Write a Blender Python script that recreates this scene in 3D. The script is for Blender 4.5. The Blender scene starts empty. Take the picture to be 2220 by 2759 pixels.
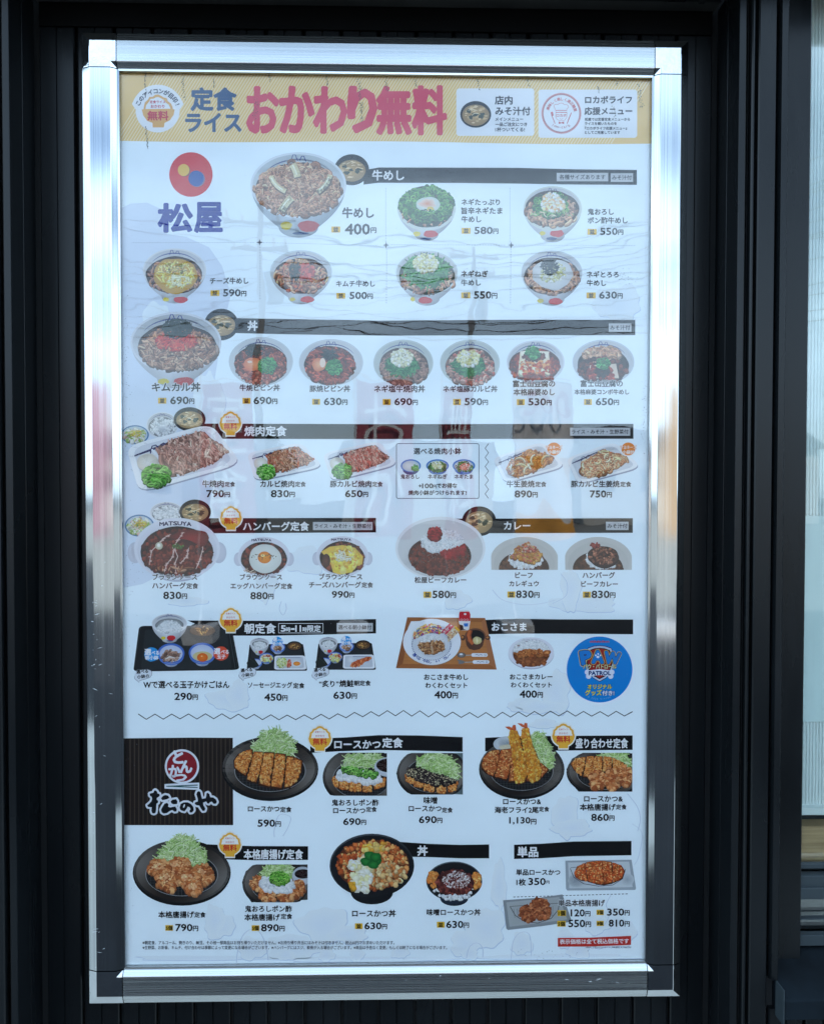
import bpy, math, random
import numpy as np
from mathutils import Matrix, Vector
SC = bpy.context.scene
COL = SC.collection

# ------------------------------------------------------------------ camera
ZC = 1.52                       # height of the sign's centre above the pavement
F = 2222.0                      # focal length in pixels of the 2220 px wide photograph
CAM = np.array([0.0095, -1.1177, ZC + 0.0431])
YAW, PIT, ROL = 0.0224, -0.0232, -0.0013
def _rot(y, p, r):
    cy, sy, cp, sp, cr, sr = math.cos(y), math.sin(y), math.cos(p), math.sin(p), math.cos(r), math.sin(r)
    return (np.array([[cy,0,sy],[0,1,0],[-sy,0,cy]]) @ np.array([[1,0,0],[0,cp,-sp],[0,sp,cp]]) @ np.array([[cr,-sr,0],[sr,cr,0],[0,0,1]]))
_R = _rot(YAW, PIT, ROL)
def _w(v): return np.array([v[0], v[2], -v[1]])
RIGHT, DOWN, FWD = _w(_R[:,0]), _w(_R[:,1]), _w(_R[:,2])
def at(px, py, y=0.0):
    """point of the plane at depth y that stands at pixel px, py"""
    px = np.asarray(px, float); py = np.asarray(py, float)
    d = ((px-1110)/F)[..., None]*RIGHT + ((py-1379.5)/F)[..., None]*DOWN + FWD
    t = (y - CAM[1]) / d[..., 1]
    return CAM + d*t[..., None]
def X(px, py=1379, y=0.0): return float(at(px, py, y)[0])
def Z(py, px=1110, y=0.0): return float(at(px, py, y)[2])

cam = bpy.data.cameras.new('camera'); camo = bpy.data.objects.new('camera', cam); COL.objects.link(camo)
m = Matrix([[RIGHT[i], -DOWN[i], -FWD[i], CAM[i]] for i in range(3)] + [[0,0,0,1]])
camo.matrix_world = m
cam.sensor_fit = 'HORIZONTAL'; cam.sensor_width = 36; cam.lens = 36*F/2220
cam.clip_start = 0.05; cam.clip_end = 600
SC.camera = camo

# ------------------------------------------------------------------ sky, sun, exposure
SUN_EL, SUN_ROT = 38, 25        # the sun stands behind the building: the facade is in its shade
w = bpy.data.worlds.new('World'); SC.world = w; w.use_nodes = True
nt = w.node_tree; bg = nt.nodes['Background']
sky = nt.nodes.new('ShaderNodeTexSky'); sky.sky_type = 'NISHITA'; sky.sun_disc = False
sky.sun_elevation = math.radians(SUN_EL); sky.sun_rotation = math.radians(SUN_ROT)
sky.air_density = 1.0; sky.dust_density = 1.2; sky.ozone_density = 1.5
tc = nt.nodes.new('ShaderNodeTexCoord'); mp = nt.nodes.new('ShaderNodeMapping'); mp.inputs['Scale'].default_value = (1.2, 1.2, 3.2)
nz = nt.nodes.new('ShaderNodeTexNoise'); nz.inputs['Scale'].default_value = 1.7; nz.inputs['Detail'].default_value = 6; nz.inputs['Roughness'].default_value = .52
cr = nt.nodes.new('ShaderNodeValToRGB'); cr.color_ramp.elements[0].position = .34; cr.color_ramp.elements[1].position = .62
mx = nt.nodes.new('ShaderNodeMix'); mx.data_type = 'RGBA'; mx.inputs['B'].default_value = (9.0, 12.2, 15.4, 1)
nt.links.new(tc.outputs['Generated'], mp.inputs['Vector']); nt.links.new(mp.outputs['Vector'], nz.inputs['Vector'])
nt.links.new(nz.outputs['Fac'], cr.inputs['Fac']); nt.links.new(cr.outputs['Color'], mx.inputs['Factor'])
nt.links.new(sky.outputs['Color'], mx.inputs['A']); nt.links.new(mx.outputs['Result'], bg.inputs['Color'])
bg.inputs['Strength'].default_value = 0.14
sl = bpy.data.lights.new('sun', 'SUN'); sl.energy = 3.2; sl.angle = math.radians(.5); sl.color = (1, .95, .88)
so = bpy.data.objects.new('sun', sl); COL.objects.link(so)
_sd = Vector((math.sin(math.radians(SUN_ROT))*math.cos(math.radians(SUN_EL)), math.cos(math.radians(SUN_ROT))*math.cos(math.radians(SUN_EL)), math.sin(math.radians(SUN_EL))))
so.rotation_euler = _sd.to_track_quat('Z', 'Y').to_euler(); so.location = (0, 3, 9)
SC.view_settings.view_transform = 'Standard'; SC.view_settings.look = 'None'
SC.view_settings.exposure = 1.42; SC.view_settings.gamma = 1

# ------------------------------------------------------------------ materials
def s2l(c):
    c = np.asarray(c, float)/255.0
    return np.where(c <= .04045, c/12.92, ((c+.055)/1.055)**2.4)
def mat(name, col, rough=.5, metal=0, noise=None, bump=None, spec=.5, coat=0):
    """procedural principled material; noise=(scale xyz, amount) varies the colour, bump=(scale xyz, strength, distance)"""
    M = bpy.data.materials.new(name); M.use_nodes = True; n = M.node_tree; b = n.nodes['Principled BSDF']
    c = tuple(col) + (1,)
    b.inputs['Base Color'].default_value = c; b.inputs['Roughness'].default_value = rough
    b.inputs['Metallic'].default_value = metal; b.inputs['Specular IOR Level'].default_value = spec
    if coat: b.inputs['Coat Weight'].default_value = coat; b.inputs['Coat Roughness'].default_value = .15
    t = n.nodes.new('ShaderNodeTexCoord')
    def tex(sc, detail=4):
        mpn = n.nodes.new('ShaderNodeMapping'); mpn.inputs['Scale'].default_value = sc
        nn = n.nodes.new('ShaderNodeTexNoise'); nn.inputs['Scale'].default_value = 1; nn.inputs['Detail'].default_value = detail
        n.links.new(t.outputs['Object'], mpn.inputs['Vector']); n.links.new(mpn.outputs['Vector'], nn.inputs['Vector']); return nn
    if noise:
        nn = tex(noise[0]); r = n.nodes.new('ShaderNodeMapRange')
        r.inputs['From Min'].default_value = .3; r.inputs['From Max'].default_value = .7
        r.inputs['To Min'].default_value = 1-noise[1]; r.inputs['To Max'].default_value = 1+noise[1]
        v = n.nodes.new('ShaderNodeVectorMath'); v.operation = 'SCALE'; v.inputs[0].default_value = c[:3]
        n.links.new(nn.outputs['Fac'], r.inputs['Value']); n.links.new(r.outputs['Result'], v.inputs['Scale']); n.links.new(v.outputs[0], b.inputs['Base Color'])
        if len(noise) > 2:
            r2 = n.nodes.new('ShaderNodeMapRange'); r2.inputs['From Min'].default_value = .3; r2.inputs['From Max'].default_value = .7
            r2.inputs['To Min'].default_value = rough-noise[2]; r2.inputs['To Max'].default_value = rough+noise[2]
            n.links.new(nn.outputs['Fac'], r2.inputs['Value']); n.links.new(r2.outputs['Result'], b.inputs['Roughness'])
    if bump:
        nn = tex(bump[0], 3); bn = n.nodes.new('ShaderNodeBump'); bn.inputs['Strength'].default_value = bump[1]; bn.inputs['Distance'].default_value = bump[2]
        n.links.new(nn.outputs['Fac'], bn.inputs['Height']); n.links.new(bn.outputs['Normal'], b.inputs['Normal'])
    return M
M_SIDING = mat('black_coated_steel', (.0036,.0044,.0052), .28, noise=((9,9,2.2), .3, .05), bump=((14,14,2), .18, .0005), spec=.2)
M_TRIM = mat('black_trim_paint', (.0036,.0044,.0052), .28, noise=((20,20,4), .3, .05), spec=.2)
M_GAP = mat('dark_joint', (.003,.004,.005), .8)
M_ALU_V = mat('brushed_aluminium_upright', (.43,.445,.45), .08, 1, noise=((700,700,1.0), .14, .02), bump=((1200,1200,1.2), .04, .0002))
M_ALU_H = mat('brushed_aluminium_level', (.45,.465,.47), .27, 1, noise=((1.0,700,700), .14, .04), bump=((1.5,1200,1200), .06, .0002))
M_CHROME = mat('polished_chrome', (.48,.495,.51), .05, 1, noise=((60,60,60), .06, .03), bump=((120,120,120), .22, .0006))
M_LIP = mat('inner_lip_aluminium', (.62,.60,.55), .3, 1)
M_PAPER = mat('poster_paper', (.77,.845,.885), .6, noise=((5,5,7), .03), spec=.1)
M_INK = bpy.data.materials.new('printed_ink'); M_INK.use_nodes = True
_n = M_INK.node_tree; _b = _n.nodes['Principled BSDF']; _a = _n.nodes.new('ShaderNodeAttribute'); _a.attribute_name = 'Col'
_n.links.new(_a.outputs['Color'], _b.inputs['Base Color']); _b.inputs['Roughness'].default_value = .6; _b.inputs['Specular IOR Level'].default_value = .06

def glass(name, wob, dist, ior=1.48, tint=(1,1,1,1), dust=0.0):
    M = bpy.data.materials.new(name); M.use_nodes = True; n = M.node_tree
    for q in list(n.nodes):
        if q.type != 'OUTPUT_MATERIAL': n.nodes.remove(q)
    o = n.nodes['Material Output']; mixn = n.nodes.new('ShaderNodeMixShader')
    tr = n.nodes.new('ShaderNodeBsdfTransparent'); tr.inputs['Color'].default_value = tint
    gl = n.nodes.new('ShaderNodeBsdfGlossy'); gl.inputs['Roughness'].default_value = 0.012
    fr = n.nodes.new('ShaderNodeFresnel'); fr.inputs['IOR'].default_value = ior
    t = n.nodes.new('ShaderNodeTexCoord'); last = None
    for sc, st in wob:
        mpn = n.nodes.new('ShaderNodeMapping'); mpn.inputs['Scale'].default_value = sc
        nn = n.nodes.new('ShaderNodeTexNoise'); nn.inputs['Scale'].default_value = 1; nn.inputs['Detail'].default_value = 1.5
        bn = n.nodes.new('ShaderNodeBump'); bn.inputs['Strength'].default_value = st; bn.inputs['Distance'].default_value = dist
        n.links.new(t.outputs['Object'], mpn.inputs['Vector']); n.links.new(mpn.outputs['Vector'], nn.inputs['Vector']); n.links.new(nn.outputs['Fac'], bn.inputs['Height'])
        if last: n.links.new(last.outputs['Normal'], bn.inputs['Normal'])
        last = bn
    n.links.new(last.outputs['Normal'], gl.inputs['Normal'])
    n.links.new(fr.outputs[0], mixn.inputs[0]); n.links.new(tr.outputs[0], mixn.inputs[1]); n.links.new(gl.outputs[0], mixn.inputs[2]); n.links.new(mixn.outputs[0], o.inputs[0])
    return M
M_COVER = glass('clear_plastic_cover', [((3.2,3.2,6), .27), ((15,15,22), .04)], .0035)
M_PANE = glass('window_glass', [((2,2,2), .3)], .002, 1.55, (.94,.98,.97,1))

# ------------------------------------------------------------------ object helpers
def tag(o, label=None, cat=None, group=None, kind=None):
    if label: o['label'] = label
    if cat: o['category'] = cat
    if group: o['group'] = group
    if kind: o['kind'] = kind
    return o
def empty(name, loc=(0,0,0)):
    o = bpy.data.objects.new(name, None); o.location = loc; COL.objects.link(o); o.empty_display_size = .1; return o
def link(name, me, parent=None, mats=()):
    o = bpy.data.objects.new(name, me); COL.objects.link(o)
    for q in mats: me.materials.append(q)
    if parent:
        o.parent = parent
        p = parent; off = Vector((0,0,0))
        while p: off += p.location; p = p.parent
        o.location = -off
    return o
class MB:
    """collects world-space faces, links them as one mesh"""
    def __init__(s): s.v = []; s.f = []
    def face(s, pts):
        k = len(s.v); s.v += [tuple(map(float, p)) for p in pts]; s.f.append(tuple(range(k, k+len(pts))))
    def box(s, x0, x1, y0, y1, z0, z1):
        k = len(s.v)
        s.v += [(x0,y0,z0),(x1,y0,z0),(x1,y1,z0),(x0,y1,z0),(x0,y0,z1),(x1,y0,z1),(x1,y1,z1),(x0,y1,z1)]
        s.f += [tuple(k+i for i in q) for q in ((0,3,2,1),(4,5,6,7),(0,1,5,4),(1,2,6,5),(2,3,7,6),(3,0,4,7))]
    def tube(s, a, b, r, n=10, r2=None):
        a, b = Vector(a), Vector(b); r2 = r if r2 is None else r2
        d = (b-a).normalized(); u = d.orthogonal().normalized(); v = d.cross(u); k = len(s.v)
        for c, rr in ((a, r), (b, r2)):
            for i in range(n):
                t = 2*math.pi*i/n; s.v.append(tuple(c + u*math.cos(t)*rr + v*math.sin(t)*rr))
        for i in range(n): j = (i+1) % n; s.f.append((k+i, k+j, k+n+j, k+n+i))
        s.f += [tuple(k+i for i in range(n))[::-1], tuple(k+n+i for i in range(n))]
    def prism(s, pts, axis, a, b):
        """2D outline pts extruded along axis from a to b; for axis x pts are (y,z), y: (x,z), z: (x,y)"""
        def P(p, t): return {'x': (t,p[0],p[1]), 'y': (p[0],t,p[1]), 'z': (p[0],p[1],t)}[axis]
        k = len(s.v); n = len(pts)
        s.v += [P(p, a) for p in pts] + [P(p, b) for p in pts]
        s.f += [(k+i, k+(i+1) % n, k+n+(i+1) % n, k+n+i) for i in range(n)]
        s.f += [tuple(k+i for i in range(n))[::-1], tuple(k+n+i for i in range(n))]
    def build(s, name, material, parent=None, smooth=False, bevel=0):
        me = bpy.data.meshes.new(name); me.from_pydata(s.v, [], s.f); me.validate()
        import bmesh
        bm = bmesh.new(); bm.from_mesh(me); bmesh.ops.recalc_face_normals(bm, faces=bm.faces)
        bm.to_mesh(me); bm.free()
        if smooth: me.polygons.foreach_set('use_smooth', [True]*len(me.polygons))
        o = link(name, me, parent, (material,))
        if bevel:
            q = o.modifiers.new('edge', 'BEVEL'); q.width = bevel; q.segments = 2; q.limit_method = 'ANGLE'
        return o

# ------------------------------------------------------------------ ground and street (they show in the glass and metal)
M_ASPH = mat('asphalt', (.015,.016,.018), .9, noise=((3,3,3), .25), bump=((90,90,90), .5, .004), spec=.15)
M_CONC = mat('pavement_concrete', (.50,.475,.42), .8, noise=((2.5,2.5,2.5), .12), bump=((60,60,60), .3, .002))
M_LOT = mat('far_concrete_yard', (.20,.19,.165), .85, noise=((.7,.7,.7), .15))
b = MB(); b.box(-260, 260, -300, 60, -.12, -.10); tag(b.build('road', M_ASPH), kind='structure')
b = MB(); b.box(-14, 14, -0.85, .02, -.10, 0.0); tag(b.build('pavement', M_CONC), kind='structure')
for q_ in ((-11, -1.35), (1.35, 11)):
    b = MB(); b.box(q_[0], q_[1], -2.4, -.852, -.10, -.004); tag(b.build('forecourt', M_CONC), kind='structure')
b = MB(); b.box(-60, 60, -60, -10.5, -.10, -.096); tag(b.build('yard', M_LOT), kind='structure')
YB = -8.4                                   # the row of shop banners across the parking strip
def bx(px, y=YB):                           # lateral place of something that shows in the glass at pixel column px
    return CAM[0] + (px - 1110)/F*(abs(CAM[1]) + abs(y)) + math.tan(YAW)*(abs(CAM[1])+abs(y))
M_RED = mat('red_banner_cloth', (.34,.06,.08), .8, noise=((6,6,6), .1)); M_WHC = mat('white_banner_print', (.75,.74,.72), .8)
M_ORG = mat('orange_banner_cloth', (.78,.36,.05), .8, noise=((6,6,6), .1)); M_PNK = mat('pale_pink_banner_cloth', (.42,.22,.28), .8, noise=((6,6,6), .1)); M_ORP = mat('pale_orange_banner_cloth', (.50,.33,.18), .8, noise=((6,6,6), .1)); M_POLE = mat('white_pole_plastic', (.6,.6,.6), .4)
def cloth(x0, x1, z0, z1, y, seed, nx=14, nz=22):
    r = random.Random(seed); ph = r.uniform(0, 6); me = bpy.data.meshes.new('cloth'); v = []; f = []
    for j in range(nz+1):
        for i in range(nx+1):
            u = i/nx; t = j/nz
            v.append((x0+(x1-x0)*u + .02*math.sin(5*t+ph)*u, y + .05*math.sin(9*u+ph+2.5*t)*u + .03*math.sin(4*t+ph), z0+(z1-z0)*t))
    for j in range(nz):
        for i in range(nx): k = j*(nx+1)+i; f.append((k, k+1, k+nx+2, k+nx+1))
    me.from_pydata(v, [], f); me.polygons.foreach_set('use_smooth', [True]*len(f)); return me
_spans = [(120, 285, M_PNK, 'pale pink', ''), (545, 690, M_RED, 'red', '定食'), (955, 1105, M_RED, 'red', 'おか'), (1195, 1280, M_RED, 'red', '無料'), (1395, 1545, M_WHC, 'white', '500'), (1810, 1990, M_ORP, 'pale orange', '')]
_place = ['furthest left, beyond the left metal rail', 'second from the left', 'third from the left', 'narrow, fourth from the left', 'with red figures over an orange lower half', 'furthest right, beyond the right metal rail']
def text_mesh(s):
    c = bpy.data.curves.new('text', 'FONT'); c.body = s; c.resolution_u = 3
    o = bpy.data.objects.new('text', c); COL.objects.link(o); bpy.context.view_layer.update()
    me = bpy.data.meshes.new_from_object(o.evaluated_get(bpy.context.evaluated_depsgraph_get())); bpy.data.objects.remove(o)
    v = np.zeros(len(me.vertices)*3); me.vertices.foreach_get('co', v); v = v.reshape(-1, 3)[:, :2]
    f = [tuple(p.vertices) for p in me.polygons]; bpy.data.meshes.remove(me); return v, f
for k, (a, c, mt, cn, s) in enumerate(_spans):
    x0, x1 = bx(a), bx(c); t = empty('shop_banner', (x0-.03, YB, -.1))
    tag(t, ('%s banner on a white pole, %s' % (cn, _place[k])), 'banner', 'shop banners reflected in the glass')
    link('banner_cloth', cloth(x0, x1, 1.05, 2.82, YB, k), t, (mt,))
    p = MB(); p.tube((x0-.02, YB, 0), (x0-.02, YB, 2.95), .013); p.tube((x0-.02, YB, 2.86), (x1, YB, 2.86), .008); p.build('pole', M_POLE, t)
    p = MB(); p.box(x0-.2, x0+.16, YB-.18, YB+.18, -.10, .06); p.build('base', M_POLE, t, bevel=.02)
    if k == 4:
        link('orange_panel', cloth(x0, x1, 1.05, 2.02, YB+.012, k), t, (M_ORG,))
    if s:                                                      # writing, seen right way round in the mirror of the glass
        v, f = text_mesh('\n'.join(s) if k != 4 else s); mn, mxv = v.min(0), v.max(0)
        H = 1.5 if k != 4 else .3; Wd = (x1-x0)*.78; zt = 2.72
        vv = (v-mn)/(mxv-mn)
        pts = [(x0+(x1-x0)*.11+Wd*q[0], YB+.14, zt-H+H*q[1]) for q in vv]
        me = bpy.data.meshes.new('banner_lettering'); me.from_pydata(pts, [], f)
        link('banner_lettering', me, t, (M_WHC if k != 4 else M_RED,))
# utility poles and wires
M_PC = mat('grey_pole_concrete', (.22,.22,.22), .8, noise=((3,3,1), .15)); M_WIRE = mat('black_wire', (.012,.012,.013), .6)
def upole(x, y, h, lab, r=.16):
    t = empty('utility_pole', (x, y, -.1)); tag(t, lab, 'utility pole', 'utility poles across the road')
    p = MB(); p.tube((x,y,-.1), (x,y,h), r, 14, r*.7); p.build('pole', M_PC, t, smooth=True)
    for z, L in ((h-.5, 1.1), (h-1.4, .9)):
        p = MB(); p.box(x-L, x+L, y-.05, y+.05, z-.06, z+.06); p.build('crossarm', M_PC, t)
        for q in (-.9, -.5, .5, .9):
            p = MB(); p.tube((x+q*L,y,z+.06), (x+q*L,y,z+.24), .045, 8); p.build('insulator', M_POLE, t)
    p = MB(); p.tube((x+.42,y,h-3.1), (x+.42,y,h-2.2), .26, 14); p.build('transformer', M_PC, t)
YP = -24.; YQ = -34.
upole(bx(705, YP), YP, 10.4, 'nearer grey concrete utility pole across the road, on the left', .13)
upole(bx(1268, YQ), YQ, 12.2, 'grey concrete utility pole further away, right of the middle', .14)
def wire(p0, p1, sag, r=.012):
    m_ = MB(); n = 24; pts = []
    for i in range(n+1):
        t = i/n; p = Vector(p0).lerp(Vector(p1), t); p.z -= sag*4*t*(1-t); pts.append(p)
    for i in range(n): m_.tube(pts[i], pts[i+1], r, 5)
    o = m_.build('overhead_wire', M_WIRE); return o
rw = random.Random(5)
xp = bx(705, YP); xq = bx(1268, YQ)
W_ = []
for k in range(7): W_.append(((-15, -22+.1*k, 6.6+.85*k+rw.uniform(-.2,.2)), (xp, YP, 7.0+.46*k), .5+.3*k*rw.random(), 'running from the left to the near pole'))
for k in range(9): W_.append(((xp, YP, 6.6+.40*k), (17, -21, 7.2+.62*k+rw.uniform(-.3,.3)), .9+.2*k*rw.random(), 'running from the near pole to the right'))
for k in range(5): W_.append(((-17, -32, 8.4+.7*k), (xq, YQ, 9.4+.5*k), 1.0, 'running from the left to the far pole'))
for k in range(6): W_.append(((xq, YQ, 9.0+.5*k), (15, -15, 7.4+.75*k), .8, 'running from the far pole towards the upper right'))
_ord = ['lowest', 'second lowest', 'third from below', 'fourth from below', 'fifth from below', 'sixth from below', 'seventh from below', 'eighth from below', 'topmost']
_cnt = {}
for a, c, sg, l in W_:
    i = _cnt.get(l, 0); _cnt[l] = i+1
    tag(wire(a, c, sg, .017), '%s of the black wires %s' % (_ord[i], l), 'wire', 'overhead wires across the road')
# low houses and trees beyond
M_HW = mat('pale_house_wall', (.45,.44,.41), .8, noise=((1,1,1), .08)); M_HR = mat('dark_roof_tile', (.05,.055,.06), .6); M_HG = mat('dark_house_window', (.03,.04,.05), .1)
def house(x, y, wd, h, lab, rh=1.4):
    t = empty('house', (x, y, -.1)); tag(t, lab, 'house', 'houses far across the road')
    p = MB(); p.box(x-wd/2, x+wd/2, y-6, y, -.1, h); p.build('wall', M_HW, t)
    p = MB(); p.prism([(y-6.5, h), (y+.5, h), (y-3, h+rh)], 'x', x-wd/2-.4, x+wd/2+.4); p.build('roof', M_HR, t)
    for i in range(int(wd//2.4)):
        wx = x-wd/2+1.2+i*2.4
        p = MB(); p.box(wx-.5, wx+.5, y, y+.05, h*.45, h*.45+1.0); p.build('window', M_HG, t)
house(-17, -42, 12, 3.6, 'wide pale house with a dark roof, leftmost beyond the road')
house(1.5, -48, 9, 3.4, 'small pale house with a dark roof, in the middle beyond the road')
house(17, -44, 13, 4.0, 'long pale house with a dark roof, rightmost beyond the road')
M_LEAF = mat('tree_leaves', (.045,.075,.035), .7, noise=((2,2,2), .3)); M_BARK = mat('tree_bark', (.07,.055,.04), .9)
def tree(x, y, h, lab, seed):
    r = random.Random(seed); t = empty('tree', (x, y, -.1)); tag(t, lab, 'tree', 'trees far across the road')
    p = MB(); p.tube((x,y,-.1), (x+.1,y,h*.6), .2, 8, .1); p.build('trunk', M_BARK, t)
    p = MB()
    for i in range(900):
        a, b2, q = r.uniform(0, 6.283), r.uniform(-1, 1), r.random()**.4
        s = math.sqrt(1-b2*b2); c = Vector((x+math.cos(a)*s*q*h*.34*(1+.3*math.sin(3*a)), y+math.sin(a)*s*q*h*.3, h*.62+b2*q*h*.36))
        u = Vector((r.uniform(-1,1), r.uniform(-1,1), r.uniform(-1,1))).normalized()*.2; v = u.orthogonal().normalized()*.13
        p.face([c-u, c-v, c+u, c+v])
    p.build('crown', M_LEAF, t)
for k, (x, y, h, l) in enumerate([(-27,-40,5.5,'green tree left of the leftmost house'), (-7,-44,5.,'green tree between the leftmost and middle houses'), (8.2,-43,4.6,'green tree between the middle and rightmost houses'), (27,-42,6.,'green tree right of the rightmost house')]): tree(x, y, h, l, k)

# ------------------------------------------------------------------ facade
YW, YF = .026, -.056                       # back of the recess, face of the wall round it
TOPZ = 5.2
xl_in, xr_in = X(118, 1300, YW), X(1936, 1300, YW)     # recess corners
z_sof = Z(27, 1500, YW)
wall = empty('siding_wall', (0, .1, 0)); tag(wall, 'black ribbed metal siding wall of the shop, round the framed menu', 'wall')
def panel(x0, x1, z0, z1, y, name='siding_panel', mid=True):
    """one interlocking siding pan: folded edges going back into the joint, a fine bead along its middle"""
    g = .0022; xm = (x0+x1)/2; d = .011
    pts = [(x0+g, y+d), (x0+g, y+.0015), (x0+g+.0015, y)]
    if mid: pts += [(xm-.0012, y), (xm-.0006, y+.0018), (xm+.0006, y+.0018), (xm+.0012, y)]
    pts += [(x1-g-.0015, y), (x1-g, y+.0015), (x1-g, y+d)]
    p = MB(); p.prism(pts, 'z', z0, z1); return p.build(name, M_SIDING, wall)
cols = []                                   # joints of the back wall measured along the bottom of the photograph
_j = [X(q, 2730, YW) for q in (26, 125, 226, 323, 428, 525, 620, 715, 811, 905, 1000, 1095, 1190, 1330, 1425, 1520, 1618, 1711, 1803, 1898, 1992)]
_j = list(np.linspace(_j[1], _j[-2], 19))
xl_in, xr_in = _j[0], _j[-1]
# back of the recess
for a, c in zip(_j[:-1], _j[1:]): panel(a, c, .02, z_sof, YW)
p = MB(); p.box(xl_in-.4, xr_in+.4, YW+.012, YW+.03, 0, TOPZ); p.build('backing', M_GAP, wall)
# reveals at both sides, each folded with a seam
for sx, xi in ((-1, xl_in), (1, xr_in)):
    for k, (ya, yb) in enumerate(((YW-.004, (YW+YF)/2+.0008), ((YW+YF)/2-.0008, YF+.0035))):
        p = MB(); a, c = sorted((xi + sx*.003, xi + sx*.012)); p.box(a, c, yb, ya, .02, z_sof); p.build('reveal_panel', M_SIDING, wall, bevel=.0008)
    p = MB(); a, c = sorted((xi + sx*.012, xi+sx*.016)); p.box(a, c, YF+.012, YW, .02, z_sof); p.build('reveal_backing', M_GAP, wall)
# soffit, drip strip and fascia
p = MB(); p.box(xl_in-.0, xr_in+.0, YF-.082, YW+.01, z_sof+.0005, z_sof+.012); p.build('soffit_panel', mat('dark_soffit_paint', (.05,.049,.046), .5, noise=((9,9,9), .2), spec=.2), wall, bevel=.0015)
p = MB(); p.box(xl_in+.0035, xr_in-.0035, YW-.0035, YW-.0008, Z(82, 1110, YW-.003), z_sof); p.build('head_shade_strip', mat('matt_black_shade', (.0022,.0024,.0026), .6, noise=((8,8,8), .2), spec=.05), wall, bevel=.0006)  # black strip added over the ribs, standing in for deep shade under the soffit
p = MB(); p.box(xl_in+.004, xr_in-.004, YW-.034, YW-.030, z_sof-.0035, z_sof); p.build('drip_strip', M_TRIM, wall)
p = MB(); p.box(xl_in-.3, xr_in+.3, YF-.0825, YF-.0775, z_sof+.013, z_sof+.35); p.build('fascia', M_TRIM, wall, bevel=.002)
p = MB(); p.box(X(1905, 14, YW-.05)-.004, X(1905, 14, YW-.05)+.004, YW-.037, YW-.028, z_sof-.005, z_sof-.0005); p.build('strip_clip', M_GAP, wall)
# wall face left of the recess
gx = xl_in-.016
for k in range(3): panel(gx-.05*(k+1), gx-.05*k, 0, TOPZ-.5, YF)
p = MB(); p.box(-7, gx-.151, YF, YF+.05, 0, TOPZ-.5); p.build('far_siding', M_SIDING, wall)
# wall face right of the recess up to the window
xr0 = xr_in+.016
xw = X(2074, 2300, YF)
xedge = X(2100, 2300, YF)
panel(xr0, xr0+.009, 0, TOPZ-.5, YF, 'corner_strip', False)
panel(xr0+.009, xw, 0, TOPZ-.5, YF, mid=False)
p = MB(); p.prism([(xw+.001, YF+.004), (xw+.003, YF-.0025), (xedge-.002, YF-.0025), (xedge, YF), (xedge, YF+.06), (xw+.001, YF+.06)], 'z', Z(2640, 2080, YF), TOPZ-.5); p.build('window_trim', M_TRIM, wall)
for o_ in (p,): pass
p = MB(); p.box(xr0+.002, xedge-.002, YF+.012, YF+.03, 0, TOPZ-.5); p.build('backing', M_GAP, wall)
# the rest of the shop, which shades the facade
shell = MB(); shell.box(-7, 7, .10, 9, 0, TOPZ); tag(shell.build('shop_building', M_SIDING), 'dark block of the shop building behind the siding wall', 'building')

# ------------------------------------------------------------------ window at the right edge
win = empty('shop_window', (xedge+.1, YF, .9)); tag(win, 'black framed shop window with a pale ribbed blind half lowered over a wooden counter, cut by the right edge', 'window')
XR = xedge + 1.2; yfr = YF+.028
zs = lambda q, y=YF: Z(q, 2180, y)
p = MB(); p.box(xedge+.0005, xedge+.006, yfr+.02, yfr+.04, .6, TOPZ-.6); p.build('frame_joint', M_GAP, win)
p = MB(); p.box(xedge+.0065, X(2160, 2300, yfr), yfr, yfr+.06, zs(2662), TOPZ-.6); p.build('window_frame', M_TRIM, win, bevel=.0012)
xin = X(2161, 2300, yfr)
p = MB(); p.box(xin, XR, yfr+.022, yfr+.026, zs(2640), TOPZ-.6); p.build('pane', M_PANE, win)
M_BLIND = mat('blind_fabric', (.85,.88,.87), .7); M_BLD2 = mat('blind_smooth_strip', (.74,.82,.82), .6, noise=((60,60,3), .05))
ybl = yfr+.05
xb0 = xin+.002; xb1 = xb0+.30; pts = []
n = 66; pw = (xb1-xb0)/n
for i in range(n): pts += [(xb0+i*pw, ybl+.003), (xb0+(i+.2)*pw, ybl+.0002), (xb0+(i+.8)*pw, ybl+.0002)]
pts += [(xb1, ybl+.003), (xb1, ybl+.006), (xb0, ybl+.006)]
p = MB(); p.prism(pts, 'z', Z(2176, 2190, ybl), TOPZ-.7); p.build('blind', M_BLIND, win)
p = MB(); p.box(xb0, xb1, ybl-.006, ybl-.004, Z(1942, 2190, ybl), Z(1390, 2190, ybl)); q_ = p.build('blind_strip', M_BLD2, win)
p = MB(); p.prism([(ybl-.002, Z(2196, 2190, ybl)), (ybl-.006, Z(2192, 2190, ybl)), (ybl-.006, Z(2174, 2190, ybl)), (ybl+.004, Z(2166, 2190, ybl)), (ybl+.01, Z(2196, 2190, ybl))], 'x', xb0, xb1); p.build('blind_rail', M_BLIND, win)
M_WOOD = bpy.data.materials.new('light_oak'); M_WOOD.use_nodes = True
_n = M_WOOD.node_tree; _b = _n.nodes['Principled BSDF']; _t = _n.nodes.new('ShaderNodeTexCoord'); _m = _n.nodes.new('ShaderNodeMapping'); _m.inputs['Scale'].default_value = (3, 3, 60)
_q = _n.nodes.new('ShaderNodeTexNoise'); _q.inputs['Scale'].default_value = 2.2; _q.inputs['Detail'].default_value = 8; _q.inputs['Distortion'].default_value = .8
_c = _n.nodes.new('ShaderNodeValToRGB'); _c.color_ramp.elements[0].color = (.32,.19,.09,1); _c.color_ramp.elements[1].color = (.62,.41,.21,1); _c.color_ramp.elements[0].position = .35; _c.color_ramp.elements[1].position = .65
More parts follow.
